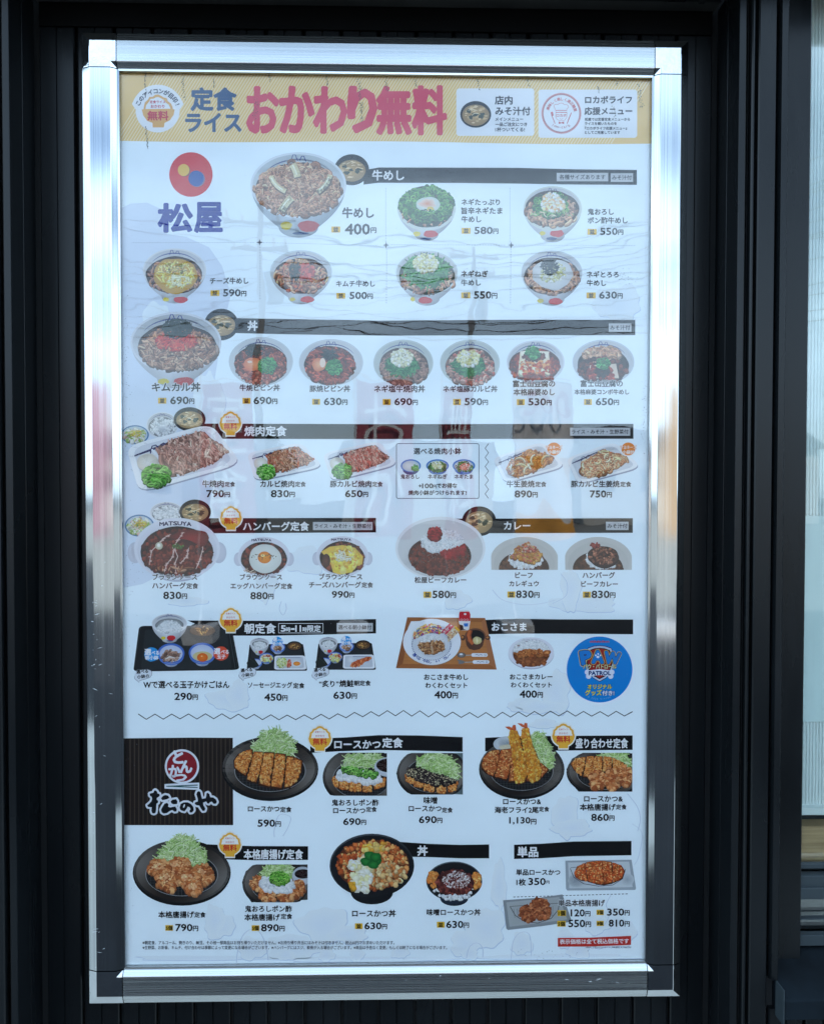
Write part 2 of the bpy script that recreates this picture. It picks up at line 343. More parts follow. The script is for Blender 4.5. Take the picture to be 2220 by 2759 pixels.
_n.links.new(_t.outputs['Object'], _m.inputs[0]); _n.links.new(_m.outputs[0], _q.inputs['Vector']); _n.links.new(_q.outputs['Fac'], _c.inputs[0]); _n.links.new(_c.outputs[0], _b.inputs['Base Color'])
p = MB(); p.box(xin, XR, yfr+.034, yfr+.06, Z(2326, 2190, yfr+.034), Z(2228, 2190, yfr+.034)); p.build('counter_board', M_WOOD, win)
M_SASH = mat('dark_grey_sash', (.020,.027,.031), .45, spec=.2); M_SILL = mat('black_sill_paint', (.003,.005,.007), .8, noise=((20,20,20), .4), spec=.06)
for a, c, d in ((2329, 2342, .012), (2361, 2391, .006), (2394, 2425, .002), (2477, 2480, .01), (2522, 2550, .008)):
    p = MB(); p.box(xin-.001, XR, yfr+d, yfr+.02, Z(c, 2190, yfr+d), Z(a, 2190, yfr+d)); p.build('sash_rail', M_SASH, win, bevel=.0006)
p = MB(); p.box(xin, XR, yfr+.07, yfr+.08, zs(2660), TOPZ-.6); p.build('dark_interior', M_GAP, win)
# sloped sill, its front and corner
p = MB(); p.prism([(YF-.022, zs(2672)), (YF-.020, zs(2668)), (yfr+.015, zs(2600)), (yfr+.06, zs(2600)), (yfr+.06, zs(2722)), (YF-.022, zs(2722))], 'x', xedge-.002, XR); p.build('sill', M_SILL, win, bevel=.0015)
p = MB(); p.box(xedge-.0035, xedge-.002, YF-.0235, YF+.0, zs(2735), zs(2640)); p.build('sill_end', M_SASH, win, bevel=.001)
for k in range(7): panel(xw+.001+.05*k, xw+.001+.05*(k+1), 0, zs(2724), YF+.004)

# ------------------------------------------------------------------ the framed menu
SX = .0011
sign = empty('menu_frame', (SX, .024, ZC)); tag(sign, 'tall wall mounted aluminium snap frame holding the printed menu poster under a clear cover', 'menu board')
OW, OH = .8042/2, 1.2965/2
PROF = [(0,.022),(0,-.0088),(.0004,-.0092),(.0106,-.0129),(.0114,-.0131),(.0376,-.0132),(.0384,-.0130),(.0452,-.0092),(.0452,-.0080),(.0480,-.0077),(.0480,-.0030),(.038,.022)]
def rail(kind, sgn):
    """one of the four clamping rails, between two corner pieces"""
    A = .0456; g = .0010
    p = MB()
    if kind == 'v': p.prism([(SX+sgn*(OW-s), y) for s, y in PROF], 'z', ZC-OH+A+g, ZC+OH-A-g); o = p.build('rail', M_ALU_V, sign)
    else: p.prism([(y, ZC+sgn*(OH-s)) for s, y in PROF], 'x', SX-OW+A+g, SX+OW-A-g); o = p.build('rail', M_ALU_H, sign)
    return o
rail('v', -1); rail('v', 1); rail('h', -1); rail('h', 1)
def corner(sx, sz):
    A = .0456; e = .0005; v = []; f = []; n = 10
    pr = [(s, y-e if 0 < k < 9 else y) for k, (s, y) in enumerate(PROF[:10])]
    cx, cz = SX+sx*OW, ZC+sz*OH
    for s, y in pr:
        s2 = min(s, A-.00005)
        v += [(cx-sx*A, y, cz-sz*s), (cx-sx*max(s2, s), y, cz-sz*max(s2, s)), (cx-sx*s, y, cz-sz*A)]
    for k in range(len(pr)-1):
        if pr[k][0] >= .0451: continue
        f += [(3*k, 3*k+3, 3*k+4, 3*k+1), (3*k+1, 3*k+4, 3*k+5, 3*k+2)]
    k = 3*len(pr); v += [(cx-sx*A, .022, cz-sz*A)]
    last = [i for i in range(len(pr)) if pr[i][0] < .0453][-1]
    # the two end faces
    f.append(tuple([3*i for i in range(last+1)] + [k])); f.append(tuple([3*i+2 for i in range(last+1)] + [k]))
    p = MB(); p.v = v; p.f = f; return p.build('corner_piece', M_CHROME, sign)
for sx in (-1, 1):
    for sz in (-1, 1): corner(sx, sz)
_r = random.Random(8); _s = MB()
for q_ in range(46):                        # scuffs and dried drops on the left and lower rails
    px, py = (_r.choice([_r.uniform(248, 300), _r.gauss(262, 6)]), _r.choice([_r.uniform(1600, 1820), _r.uniform(1500, 2640)])) if q_ < 34 else (_r.uniform(1000, 1700), _r.uniform(2630, 2655))
    a_ = _r.uniform(-.7, .5) if q_ % 3 else _r.uniform(0, 3); L_ = _r.uniform(1.5, 9) if q_ % 3 else _r.uniform(1, 2.5); w_ = _r.uniform(.3, .9); dx, dy = math.cos(a_)*L_, math.sin(a_)*L_; nx, ny = -math.sin(a_)*w_, math.cos(a_)*w_
    _s.face([tuple(at(px-dx, py-dy, -.01335)), tuple(at(px+nx, py+ny, -.01335)), tuple(at(px+dx, py+dy, -.01335)), tuple(at(px-nx, py-ny, -.01335))])
_o = _s.build('scuff_marks', mat('dried_water_scuff', (.42,.44,.44), .6, 0), sign); _o['kind'] = 'stuff'
iw, ih = .356, .60375
p = MB(); p.box(SX-.362, SX+.362, .001, .021, ZC-.602, ZC+.602); p.build('back_board', M_LIP, sign)
# clear cover, slightly bent: its wavy reflections
p = MB(); p.box(SX-.3585, SX+.3585, -.0028, -.0016, ZC-.6065, ZC+.6065); p.build('clear_cover', M_COVER, sign)
# inner light strip under the cover along the lower edge
p = MB(); p.box(SX-iw, SX+iw, -.0035, -.0029, ZC-ih, ZC-ih+.0035); p.build('cover_edge', M_LIP, sign)

# ------------------------------------------------------------------ poster: print is drawn with flat inked shapes
poster = link('poster', bpy.data.meshes.new('poster'), sign, (M_PAPER,))
_p = MB(); _p.box(SX-.360, SX+.360, 0, .0008, ZC-.6055, ZC+.6055)
_me = bpy.data.meshes.new('poster'); _me.from_pydata(_p.v, [], _p.f); _me.materials.append(M_PAPER); poster.data = _me
REG = dict(A1=(300,180,.42651), A2=(1020,180,.43804), A3=(300,640,.42651), A4=(1020,640,.43804), A5=(300,1090,.42651), A6=(1020,1090,.43804), A7=(300,1620,.42651), A8=(1020,1620,.43804),
           B1=(300,1920,.42651), B2=(1020,1920,.43804), B3=(300,2220,.42651), B4=(1020,2220,.43804), D=(0,0,1.27954), S=(0,0,1), H=(360,210,.18444), L=(1440,220,.17291))
CUR = [REG['S']]
def reg(k): CUR[0] = REG[k]
STEP = 1.0e-6
class Pic:
    """flat print built of coloured faces; pts in pixels of the current region, later faces lie a hair above earlier ones"""
    def __init__(s, name, level, label=None, seed=1, span=.27e-3):
        s.span = span; s.name, s.level, s.label = name, level, label; s.v = []; s.c = []; s.f = []; s.k = 0; s.r = random.Random(seed); s.reg = CUR[0]; s.clip = None
    def add(s, pts, cols, faces, same=False):
        n = len(s.v)
        if not same: s.k += 1
        for (x, y) in pts:
            if s.clip: x = min(max(x, s.clip[0]), s.clip[2]); y = min(max(y, s.clip[1]), s.clip[3])
            s.v.append((x, y, s.k))
        s.c += cols; s.f += [tuple(n+i for i in q) for q in faces]
    def poly(s, pts, col): s.add(pts, [col]*len(pts), [tuple(range(len(pts)))])
    def fan(s, pts, cc, ec, ctr=None):
        n = len(pts); c = ctr or (sum(p[0] for p in pts)/n, sum(p[1] for p in pts)/n)
        ecs = ec if isinstance(ec, list) else [ec]*n
        s.add([c]+list(pts), [cc]+ecs, [(0, 1+i, 1+(i+1) % n) for i in range(n)])
    def ell(s, cx, cy, rx, ry, col, edge=None, n=40, a=0.0, wob=0.0, top=None):
        pts = epoly(cx, cy, rx, ry, n, a, wob, s.r); e = edge or col
        if top: e = [mixc(top, e, .5-.5*math.sin(-2*math.pi*i/n+math.pi)*1.0 if False else (.5+.5*math.sin(2*math.pi*i/n))) for i in range(n)]
        s.fan(pts, col, e)
    def stroke(s, pts, w, col, col2=None, taper=False):
        n = len(pts); L = []; R = []
        for i in range(n):
            a = pts[max(0, i-1)]; b = pts[min(n-1, i+1)]; dx, dy = b[0]-a[0], b[1]-a[1]; l = math.hypot(dx, dy) or 1
            ww = w/2*((.25+.75*math.sin(math.pi*(i+.4)/(n-.2))) if taper else 1)
            L.append((pts[i][0]-dy/l*ww, pts[i][1]+dx/l*ww)); R.append((pts[i][0]+dy/l*ww, pts[i][1]-dx/l*ww))
        s.add(L+R, [col]*n+[col2 or col]*n, [(i, i+1, n+i+1, n+i) for i in range(n-1)])
    def ring(s, cx, cy, rx, ry, w, col, n=10, a=0):
        o = epoly(cx, cy, rx, ry, n, a); i_ = epoly(cx, cy, max(rx-w, .1), max(ry-w, .1), n, a)
        s.add(o+i_, [col]*n+[mul(col, .8)]*n, [(i, (i+1) % n, n+(i+1) % n, n+i) for i in range(n)])
    def grid(s, rows, cols_):
        """rows of equally many points with matching colours"""
        m_ = len(rows[0]); pts = [p for r_ in rows for p in r_]; cc = [c for r_ in cols_ for c in r_]
        s.add(pts, cc, [(j*m_+i, j*m_+i+1, (j+1)*m_+i+1, (j+1)*m_+i) for j in range(len(rows)-1) for i in range(m_-1)])
    def done(s):
        v = np.array(s.v, float); x0, y0, sc = s.reg
        P = at(v[:,0]*sc+x0, v[:,1]*sc+y0, 0.0); P[:,1] = -(s.level*5e-5 + v[:,2]*min(STEP, s.span/max(1, s.k)))
        me = bpy.data.meshes.new(s.name); me.from_pydata(P.tolist(), [], s.f)
        a = me.color_attributes.new('Col', 'FLOAT_COLOR', 'POINT'); c = s2l(np.clip(np.array(s.c, float), 0, 250))*.86
        a.data.foreach_set('color', np.c_[c, np.ones(len(c))].ravel().astype('f'))
        o = link(s.name, me, poster, (M_INK,))
        if s.label: o['label'] = s.label
        return o
def mul(c, k): return tuple(min(255, q*k) for q in c)
def mixc(a, b, t): return tuple(a[i]*(1-t)+b[i]*t for i in range(3))
def epoly(cx, cy, rx, ry, n=32, a=0.0, wob=0.0, r=None):
    ca, sa = math.cos(a), math.sin(a); out = []
    ph = [r.uniform(0, 6.28) for _ in range(3)] if wob else None
    for i in range(n):
        t = 2*math.pi*i/n; k = 1
        if wob: k += wob*(math.sin(3*t+ph[0])*.5+math.sin(5*t+ph[1])*.3+math.sin(9*t+ph[2])*.25)
        x, y = rx*k*math.cos(t), ry*k*math.sin(t); out.append((cx+x*ca-y*sa, cy+x*sa+y*ca))
    return out
def pip(p, poly):
    x, y = p; c = False; n = len(poly)
    for i in range(n):
        x1, y1 = poly[i]; x2, y2 = poly[i-1]
        if (y1 > y) != (y2 > y) and x < (x2-x1)*(y-y1)/(y2-y1)+x1: c = not c
    return c
def area(a, n, r, sort=True):
    """random points in an ellipse (cx,cy,rx,ry) or polygon"""
    out = []
    if isinstance(a, tuple):
        while len(out) < n:
            x, y = r.uniform(-1, 1), r.uniform(-1, 1)
            if x*x+y*y < 1: out.append((a[0]+x*a[2], a[1]+y*a[3]))
    else:
        xs = [p[0] for p in a]; ys = [p[1] for p in a]; k = 0
        while len(out) < n and k < n*40:
            p = (r.uniform(min(xs), max(xs)), r.uniform(min(ys), max(ys))); k += 1
            if pip(p, a): out.append(p)
    if sort: out.sort(key=lambda q: q[1])
    return out
def granules(P, a, n, sz, pal, sh=.66, asp=1.0):
    r = P.r
    for x, y in area(a, n, r):
        c = r.choice(pal); c = mul(c, r.uniform(.93, 1.2)); q = sz*r.uniform(.6, 1.35); an = r.uniform(0, 3.1)
        if sh < 1: P.fan(epoly(x+q*.1, y+q*.45, q*1.05, q*.95, 6), mul(c, sh), mul(c, sh))
        pts = epoly(x, y, q*asp, q*r.uniform(.65, 1)/asp, 7, an)
        pts = [(p[0]+r.uniform(-.3, .3)*q, p[1]+r.uniform(-.3, .3)*q) for p in pts]
        P.fan(pts, mul(c, 1.08), mul(c, .9), (x-q*.15, y-q*.25))
def curve(x, y, L, an, cv, n=6):
    out = []; px, py = x-math.cos(an)*L/2, y-math.sin(an)*L/2
    a_ = an-cv/2
    for i in range(n): out.append((px, py)); px += math.cos(a_)*L/(n-1); py += math.sin(a_)*L/(n-1); a_ += cv/(n-1)
    return out
def strips(P, a, n, L, w, pal, sh=.62, curl=1.6, ang=None, spread=1.6):
    r = P.r
    for x, y in area(a, int(n*1.35), r):
        c = mul(r.choice(pal), r.uniform(.9, 1.24)); l = L*r.uniform(.5, 1.25); an = (ang + r.uniform(-spread, spread)) if ang is not None else r.uniform(0, 3.14)
        pts = curve(x, y, l, an, r.uniform(-curl, curl)); ww = w*r.uniform(.5, 1.05)
        if any(((q[0]-a[0])/a[2])**2+((q[1]-a[1])/a[3])**2 > 1.16 if isinstance(a, tuple) else not pip(q, a) for q in (pts[0], pts[-1])): pts = curve(x, y, l*.4, an, r.uniform(-curl, curl)); ww *= .8
        P.stroke([(p[0]+ww*.05, p[1]+ww*.35) for p in pts], ww*1.15, mul(c, sh), taper=True)
        P.stroke(pts, ww, mul(c, 1.08), mul(c, .8), taper=True)
        P.stroke([(p[0], p[1]-ww*.22) for p in pts[1:-1]], ww*.2, mul(c, 1.2), taper=True)
NEGI = [(60,140,60), (95,170,75), (35,105,50), (130,190,95), (50,120,55)]
def rings(P, a, n, s, pal=NEGI, w=.32):
    r = P.r
    for x, y in area(a, n, r):
        c = mul(r.choice(pal), r.uniform(.8, 1.2)); q = s*r.uniform(.6, 1.2); k = r.uniform(.45, 1); an = r.uniform(0, 3.1)
        P.ring(x+q*.1, y+q*.3, q*1.1, q*k*1.1, q*w*1.3, mul(c, .5), 8, an); P.ring(x, y, q, q*k, q*w, c, 8, an)
CAB = [(205,228,160), (180,212,130), (228,240,195), (160,198,110), (215,232,170)]
def shred(P, a, n, L, w, pal=CAB, ang=None):
    r = P.r
    for x, y in area(a, n, r):
        c = mul(r.choice(pal), r.uniform(.88, 1.08)); an = (ang if ang is not None else r.uniform(-.4, 3.5)); an += r.uniform(-.6, .6)
        pts = curve(x, y, L*r.uniform(.5, 1.2), an, r.uniform(-1.2, 1.2), 5)
        P.stroke([(p[0]+w*.4, p[1]+w*.6) for p in pts], w, mul(c, .78), taper=True); P.stroke(pts, w, c, taper=True)
MEAT = [(190,142,114), (170,120,92), (208,164,132), (146,98,72), (200,152,116)]
BEEF = [(168,115,88), (140,90,66), (190,138,106), (115,72,54), (205,160,128)]
KATSU = [(228,150,78), (214,130,58), (238,172,100), (196,110,46), (220,140,66)]
KARA = [(208,134,80), (186,108,58), (224,160,106), (160,86,46)]
RICE = [(238,240,240), (225,228,230), (246,247,247), (210,214,218)]
MINCE = [(225,220,165), (240,236,195), (205,196,130), (248,246,220)]
BLUE = (45,55,130)
def cupbody(P, cx, cy, rx, ry, bh, low, c, ed):
    """the outside of a bowl below its rim, lit from the upper left"""
    R_ = []; n = 12
    for i in range(n+1):
        t = i/n; R_.append((rx*(1-(1-low)*t**2.1), t*(bh-ry*low*.75)))
    B_ = [(rx*low*math.cos(math.radians(a)), (bh-ry*low*.75)+ry*low*.75*math.sin(math.radians(a))) for a in range(15, 90, 15)]
    right = R_+B_; pts = [(cx+x, cy+y) for x, y in right] + [(cx, cy+bh)] + [(cx-x, cy+y) for x, y in right[::-1]]
    m_ = len(right); ec = [mul(c, ed*(1-.10*i/m_)) for i in range(m_)]+[mul(c, ed*.86)]+[mul(c, (ed+.09)*(1-.10*i/m_)) for i in range(m_)][::-1]
    P.fan(pts, mul(c, .99), ec, (cx-rx*.12, cy+bh*.42))
def bowl(P, cx, cy, rx, ry, bh, food, base, dots=None, mark=True, rim=(232,234,238), inner=(205,205,208), tint=(238,240,246), low=.42):
    """white rice bowl seen from the front and above"""
    if bh:
        cupbody(P, cx, cy, rx*.985, ry, bh, low, tint, .74)
        if dots:
            for (dx, dy, a, b), c in zip(dots, ((228,208,60), (205,40,45), (40,70,120))): P.ell(dx, dy, a, b, c, wob=.08)
    P.ell(cx, cy, rx, ry, rim); P.ell(cx, cy+ry*.01, rx*.955, ry*.945, inner, rim, top=mul(inner, .95))
    if mark:
        r0, r1 = rx*.80, ry*.78
        pts = [(cx+r0*math.cos(t), cy+r1*math.sin(t)) for t in [math.radians(q) for q in range(-150, -29, 8)]]
        P.stroke(pts, rx*.03, BLUE, taper=True); mt_ = cy-r1
        u = rx*.075
        P.stroke([(cx-2.2*u, mt_+u*.7), (cx-1.5*u, mt_-1.3*u), (cx-.9*u, mt_-1.3*u), (cx-.2*u, mt_+.4*u)], u*.28, BLUE); P.stroke([(cx+.3*u, mt_+.3*u), (cx+.9*u, mt_-.9*u), (cx+1.5*u, mt_-.9*u), (cx+2.1*u, mt_+.6*u)], u*.28, BLUE)
    if food: P.ell(food[0], food[1], food[2], food[3], base, mul(base, .55), wob=.03)
def miso(cx, cy, rx, ry, seed=3, full=None, brown=False, lvl=3.0):
    P = Pic('miso_soup_picture', lvl, seed=seed, span=3e-5)
    P.ell(cx, cy, rx, ry, (38,38,40), (22,22,24)); P.ell(cx, cy+ry*.02, rx*.90, ry*.86, (62,60,58), (30,30,30)); k = full or (.80, .70)
    sx, sy = rx*k[0], ry*k[1]; base = (120,82,48) if brown else (205,170,118)
    P.ell(cx, cy+ry*.06, sx, sy, base, mul(base, .78), wob=.02)
    r = P.r
    if brown: strips(P, (cx, cy+ry*.05, sx*.7, sy*.6), 14, sx*.6, sx*.16, [(200,150,80), (170,115,55), (90,60,30)])
    else:
        for x, y in area((cx, cy+ry*.02, sx*.85, sy*.8), 26, r): P.ell(x, y, sx*r.uniform(.07, .2), sy*r.uniform(.04, .1), mixc(base, (240,215,170), r.random()), n=9, wob=.2)
        for x, y in ((cx-sx*.5, cy-sy*.3), (cx-sx*.05, cy+sy*.02), (cx-sx*.35, cy+sy*.28), (cx+sx*.4, cy+sy*.2), (cx+sx*.5, cy-sy*.02)): P.ell(x, y, sx*r.uniform(.15, .26), sy*r.uniform(.12, .22), (58,66,52), (85,88,66), n=14, wob=.35)
        for x, y in area((cx, cy-sy*.35, sx*.6, sy*.4), 7, r): P.stroke(curve(x, y, sx*.3, r.uniform(-.5, .5), 1), sx*.05, (245,228,190), taper=True)
    P.done()
SMALL_TXT = (20,16,18)

# lettering
_TC = {}
TXT = []
def T(s, x0, x1, yc, h=None, col=SMALL_TXT, d=.030, halo=0, level=9, name='dish_name', rot=0, halocol=(242,243,246), em=None, k=6):
    """writing whose ink spans x0..x1 (region pixels) and is centred on yc; h is its ink height"""
    TXT.append(dict(s=s, x0=x0, x1=x1, yc=yc, h=h, col=col, d=d, halo=halo, level=level, name=name, rot=rot, hc=halocol, reg=CUR[0], em=em, k=k))
def flush_text():
    objs = {}
    for t in TXT:
        if t['s'] not in objs:
            c = bpy.data.curves.new('text', 'FONT'); c.body = t['s']; c.resolution_u = 2
            o = bpy.data.objects.new('text', c); COL.objects.link(o); objs[t['s']] = o
    bpy.context.view_layer.update(); dg = bpy.context.evaluated_depsgraph_get()
    for s, o in objs.items():
        me = bpy.data.meshes.new_from_object(o.evaluated_get(dg)); v = np.zeros(len(me.vertices)*3); me.vertices.foreach_get('co', v)
        _TC[s] = (v.reshape(-1, 3)[:, :2].copy(), [tuple(p.vertices) for p in me.polygons]); bpy.data.meshes.remove(me)
    for s, o in objs.items(): c = o.data; bpy.data.objects.remove(o); bpy.data.curves.remove(c)
    for t in TXT:
        v, f = _TC[t['s']]; mn, mxv = v.min(0), v.max(0); sx = (t['x1']-t['x0'])/(mxv[0]-mn[0])
        if t['em']: sx = t['em']
        if t['h']: sy = t['h']/(mxv[1]-mn[1]); cy0 = (mn[1]+mxv[1])/2
        else:
            sy = sx; asc = all(ord(ch) < 0x3000 for ch in t['s']); cy0 = (mn[1]+mxv[1])/2 if asc else .38
        cx = (t['x0']+t['x1'])/2; Vs = []; Fs = []; Cs = []; lay = 0
        passes = []
        if t['halo']:
            passes += [(t['halo']*math.cos(a), t['halo']*math.sin(a), t['hc']) for a in np.linspace(0, 2*math.pi, 8, endpoint=False)]
        passes += [(t['d']*math.cos(a+.3), t['d']*math.sin(a+.3), t['col']) for a in np.linspace(0, 2*math.pi, t['k'], endpoint=False)]
        if t['d'] > .035: passes += [(t['d']*.5*math.cos(a), t['d']*.5*math.sin(a), t['col']) for a in np.linspace(0, 2*math.pi, 6, endpoint=False)]
        sm = min(sx, sy); ca, sa = math.cos(t['rot']), math.sin(t['rot']); mcx = (mn[0]+mxv[0])/2
        for dx, dy, c in passes:
            lx = (v[:,0]-mcx)*sx + dx*sm; ly = -(v[:,1]-cy0)*sy + dy*sm; lay += 1
            Vs.append(np.c_[cx+lx*ca-ly*sa, t['yc']+lx*sa+ly*ca, np.full(len(v), lay)]); n = (lay-1)*len(v)
            Fs += [tuple(n+i for i in q) for q in f]; Cs += [c]*len(v)
        V = np.vstack(Vs); x0, y0, sc = t['reg']
        P = at(V[:,0]*sc+x0, V[:,1]*sc+y0, 0.0); P[:,1] = -(t['level']*5e-5 + V[:,2]*STEP)
        me = bpy.data.meshes.new(t['name']); me.from_pydata(P.tolist(), [], Fs)
        a = me.color_attributes.new('Col', 'FLOAT_COLOR', 'POINT'); c = s2l(np.array(Cs, float))*.86
        a.data.foreach_set('color', np.c_[c, np.ones(len(c))].ravel().astype('f'))
        link(t['name'], me, poster, (M_INK,))
def arc(s, cx, cy, rx, ry, a0, a1, em, col, d=.02, inward=False, name='badge_text'):
    n = len(s)
    for i, ch in enumerate(s):
        if ch == ' ': continue
        a = math.radians(a0+(a1-a0)*(i/(n-1))); x, y = cx+rx*math.cos(a), cy+ry*math.sin(a)
        T(ch, x-em/2, x+em/2, y, col=col, d=d, rot=a+(math.pi/2 if not inward else -math.pi/2), em=em, level=9.3, name=name, k=5)
BLK = (14,12,13)
def bar(pts): P = Pic('heading_bar', 1.0); P.poly(pts, BLK); P.done()
def price(s, x0, x1, yc, h, tagx=None, tag='並', yen=None, tw=28, th=18, tcol=(15,12,12)):
    T(s, x0, x1, yc, h, d=.027, name='price', k=8, col=SMALL_TXT)
    e = yen or h*.78
    T('円', x1+h*.12, x1+h*.12+e*.92, yc+h*.09, d=.03, name='price')
    if tagx:
        P = Pic('size_tag', 8.6); P.poly([(tagx-tw, yc-th+2), (tagx+tw, yc-th+2), (tagx+tw, yc+th+2), (tagx-tw, yc+th+2)], (238,190,50)); P.done()
        T(tag, tagx-th*.8*(1 if len(tag) == 1 else 1.4), tagx+th*.8*(1 if len(tag) == 1 else 1.4), yc+2, d=.04, name='size_tag_text', level=9.2)
def greytag(s, x0, x1, y0, y1, tx0=None, tx1=None):
    P = Pic('note_tag', 1.3); P.poly([(x0,y0),(x1,y0),(x1,y1),(x0,y1)], (196,197,200)); P.done()
    T(s, tx0 or x0+10, tx1 or x1-10, (y0+y1)/2, d=.02, name='note_text', level=2)
def rrect(x0, y0, x1, y1, r, n=6):
    out = []
    for cx, cy, a in ((x1-r, y0+r, -90), (x1-r, y1-r, 0), (x0+r, y1-r, 90), (x0+r, y0+r, 180)):
        for i in range(n+1): t = math.radians(a+90*i/n); out.append((cx+r*math.cos(t), cy+r*math.sin(t)))
    return out
def badge(cx, cy, w, big=False):
    """the rice bowl badge: scalloped rice heap over an orange bowl"""
    P = Pic('free_refill_badge', 9.6); u = w/2
    def heap(k, dy=0):
        pts = []
        for sx in (0,):
            pass
        L = [(-.98,-.05),(-.90,-.32),(-.88,-.55),(-.70,-.68),(-.60,-.88),(-.38,-.93),(-.22,-1.08),(0,-1.14),(.22,-1.08),(.38,-.93),(.60,-.88),(.70,-.68),(.88,-.55),(.90,-.32),(.98,-.05)]
        Bw = [(.98,.0),(.93,.22),(.80,.48),(.55,.70),(.42,.76),(.40,1.02),(-.40,1.02),(-.42,.76),(-.55,.70),(-.80,.48),(-.93,.22),(-.98,0)]
        return [(cx+q[0]*u*k, cy+dy+q[1]*u*k) for q in L], [(cx+q[0]*u*k, cy+dy+q[1]*u*k) for q in Bw]
    a, b = heap(1.12); P.poly(a+b, (244,244,240))
    a, b = heap(1.0); P.poly(a+b, (240,180,62))
    a, _ = heap(.80, -u*.04); P.poly([(q[0], min(q[1], cy-u*.08)) for q in a], (250,248,244))
    _, b = heap(.99); P.poly(b, (242,184,62)); P.done()
    R_ = (205,55,40)
    T('定食ライス', cx-u*.42, cx+u*.42, cy-u*.62, col=R_, d=.012, level=12, name='badge_text', k=4); T('おかわり', cx-u*.38, cx+u*.38, cy-u*.28, col=R_, d=.012, level=12, name='badge_text', k=4)
    T('無料', cx-u*.60, cx+u*.60, cy+u*.22, col=R_, d=.028, level=12, name='badge_text')

# ================================================================== the print, row by row
DG = (52,50,58)
# ---- orange header
reg('S')
P = Pic('header_band', .5)
def hb(x): return 378 + (x-320)/(1760-320)*8 + 2.5*math.sin((x-320)/1440*9.5)
P.poly([(300,170),(1780,170)] + [(x, hb(x)) for x in range(1780, 299, -20)], (240,204,132)); P.done()
P = Pic('header_stripes', .8, span=2e-5)
for i in range(-26, 180):
    x = 300+i*8.3; yb = hb(x)-1.0; xt = x+(yb-172)*.62
    if x < 301 or xt > 1778: continue
    P.poly([(max(300, x), yb), (max(300, x)+2.7, yb), (xt+2.7, 172), (xt, 172)], (250,232,190))
P.done()
reg('A1')
P = Pic('round_badge', 1.4)
top = [(293+167*math.cos(math.radians(a)), 280+170*math.sin(math.radians(a))) for a in range(196, 345, 6)]
P.poly([(155,268)]+[(293-167+4, 232)]+top[1:-1]+[(293+167-4, 232),(432,268)], (243,244,247)); P.ell(293, 275, 139, 137, (243,244,247)); P.done()
P = Pic('badge_bowl', 1.8)
OR = (232,180,104)
L = [(203,266),(208,238),(212,222),(232,205),(240,188),(262,186),(276,174),(298,172),(314,180),(330,190),(350,196),(358,215),(376,228),(386,248),(390,266)]
P.poly([(x*1.0, y) for x, y in L], OR); P.poly([(216,264),(220,240),(238,218),(248,200),(268,198),(282,190),(298,188),(314,196),(334,208),(346,224),(364,238),(374,262)], (244,245,248))
P.poly([(192,266),(400,266),(394,300),(370,335),(336,352),(332,380),(262,380),(260,352),(226,338),(202,305)], OR); P.done()
RP = (205,60,72)
T('定食ライス', 243, 342, 219, col=RP, level=3, name='badge_text'); T('おかわり', 250, 336, 247, col=RP, level=3, name='badge_text'); T('無料', 230, 360, 306, col=RP, d=.04, level=3, name='badge_text', h=58)
arc('このアイコンが目印!', 293, 287, 136, 136, 206, 338, 36, (50,55,72), d=.03)
GB = (70,98,135)
T('定食', 506, 786, 202, h=138, col=GB, d=.042, level=3, name='header_title', k=24); T('ライス', 472, 818, 350, h=112, col=GB, d=.042, level=3, name='header_title', k=24)
reg('S')
RP2 = (226,88,108)
for ch, a, c, yc, h in (('お', 668, 748, 295, 119), ('か', 757, 843, 294, 119), ('わ', 848, 931, 295, 119), ('り', 941, 1011, 294, 116), ('無', 1018, 1105, 296, 124), ('料', 1114, 1200, 296, 126)):
    T(ch, a, c, yc, h=h, col=RP2, d=.052, level=3, name='header_title_large', k=32)
reg('A2')
P = Pic('note_box', 1.4); P.poly(rrect(478,130,957,422,18), (240,243,248)); P.done()
P = Pic('note_box', 1.4); P.poly(rrect(983,137,1590,434,18), (240,243,248)); P.done()
miso(597, 290, 95, 82, 7, (.88, .80))
T('店内', 716, 822, 203, d=.03, col=DG, name='note_title'); T('みそ汁付', 718, 932, 270, d=.03, col=DG, name='note_title')
for s, x1, y in (('メインメニュー', 888, 320), ('一品ご注文につき', 912, 352), ('1杯ついてくる!', 898, 384)): T(s, 718, x1, y, d=.03, col=DG, name='note_text')
T('ロカボライフ', 1270, 1556, 201, d=.034, col=DG, name='note_title'); T('応援メニュー', 1266, 1558, 270, d=.034, col=DG, name='note_title')
for s, x1, y in (('松屋では定番定食メニューから', 1545, 321), ('ライスを頼いたものを', 1464, 347), ('『ロカボライフ応援メニュー』', 1526, 376), ('としてご用意しています', 1484, 402)): T(s, 1268, x1, y, d=.035, col=DG, name='note_text')
reg('L')
P = Pic('round_logo', 2); pk = (222,150,150)
P.ring(418, 487, 310, 318, 32, pk, 48)
rd = (205,105,105)
hat = [(322,440),(318,405),(300,385),(312,350),(345,345),(370,350),(385,332),(420,326),(450,336),(462,352),(500,350),(525,368),(528,398),(505,412),(500,440)]
P.stroke(hat, 6, rd); P.stroke([(330,438),(330,475),(505,475),(508,438),(330,438)], 6, rd); P.stroke([(335,445),(500,445)], 6, rd); P.stroke([(330,470),(505,470)], 9, rd)
P.stroke([(332,478),(330,540),(350,580),(390,602),(430,604),(475,590),(502,550),(508,478)], 6, rd)
P.stroke([(392,570),(418,580),(446,568)], 6, rd)
P.poly([(375,612),(412,630),(462,612),(458,655),(418,640),(378,655)], rd)
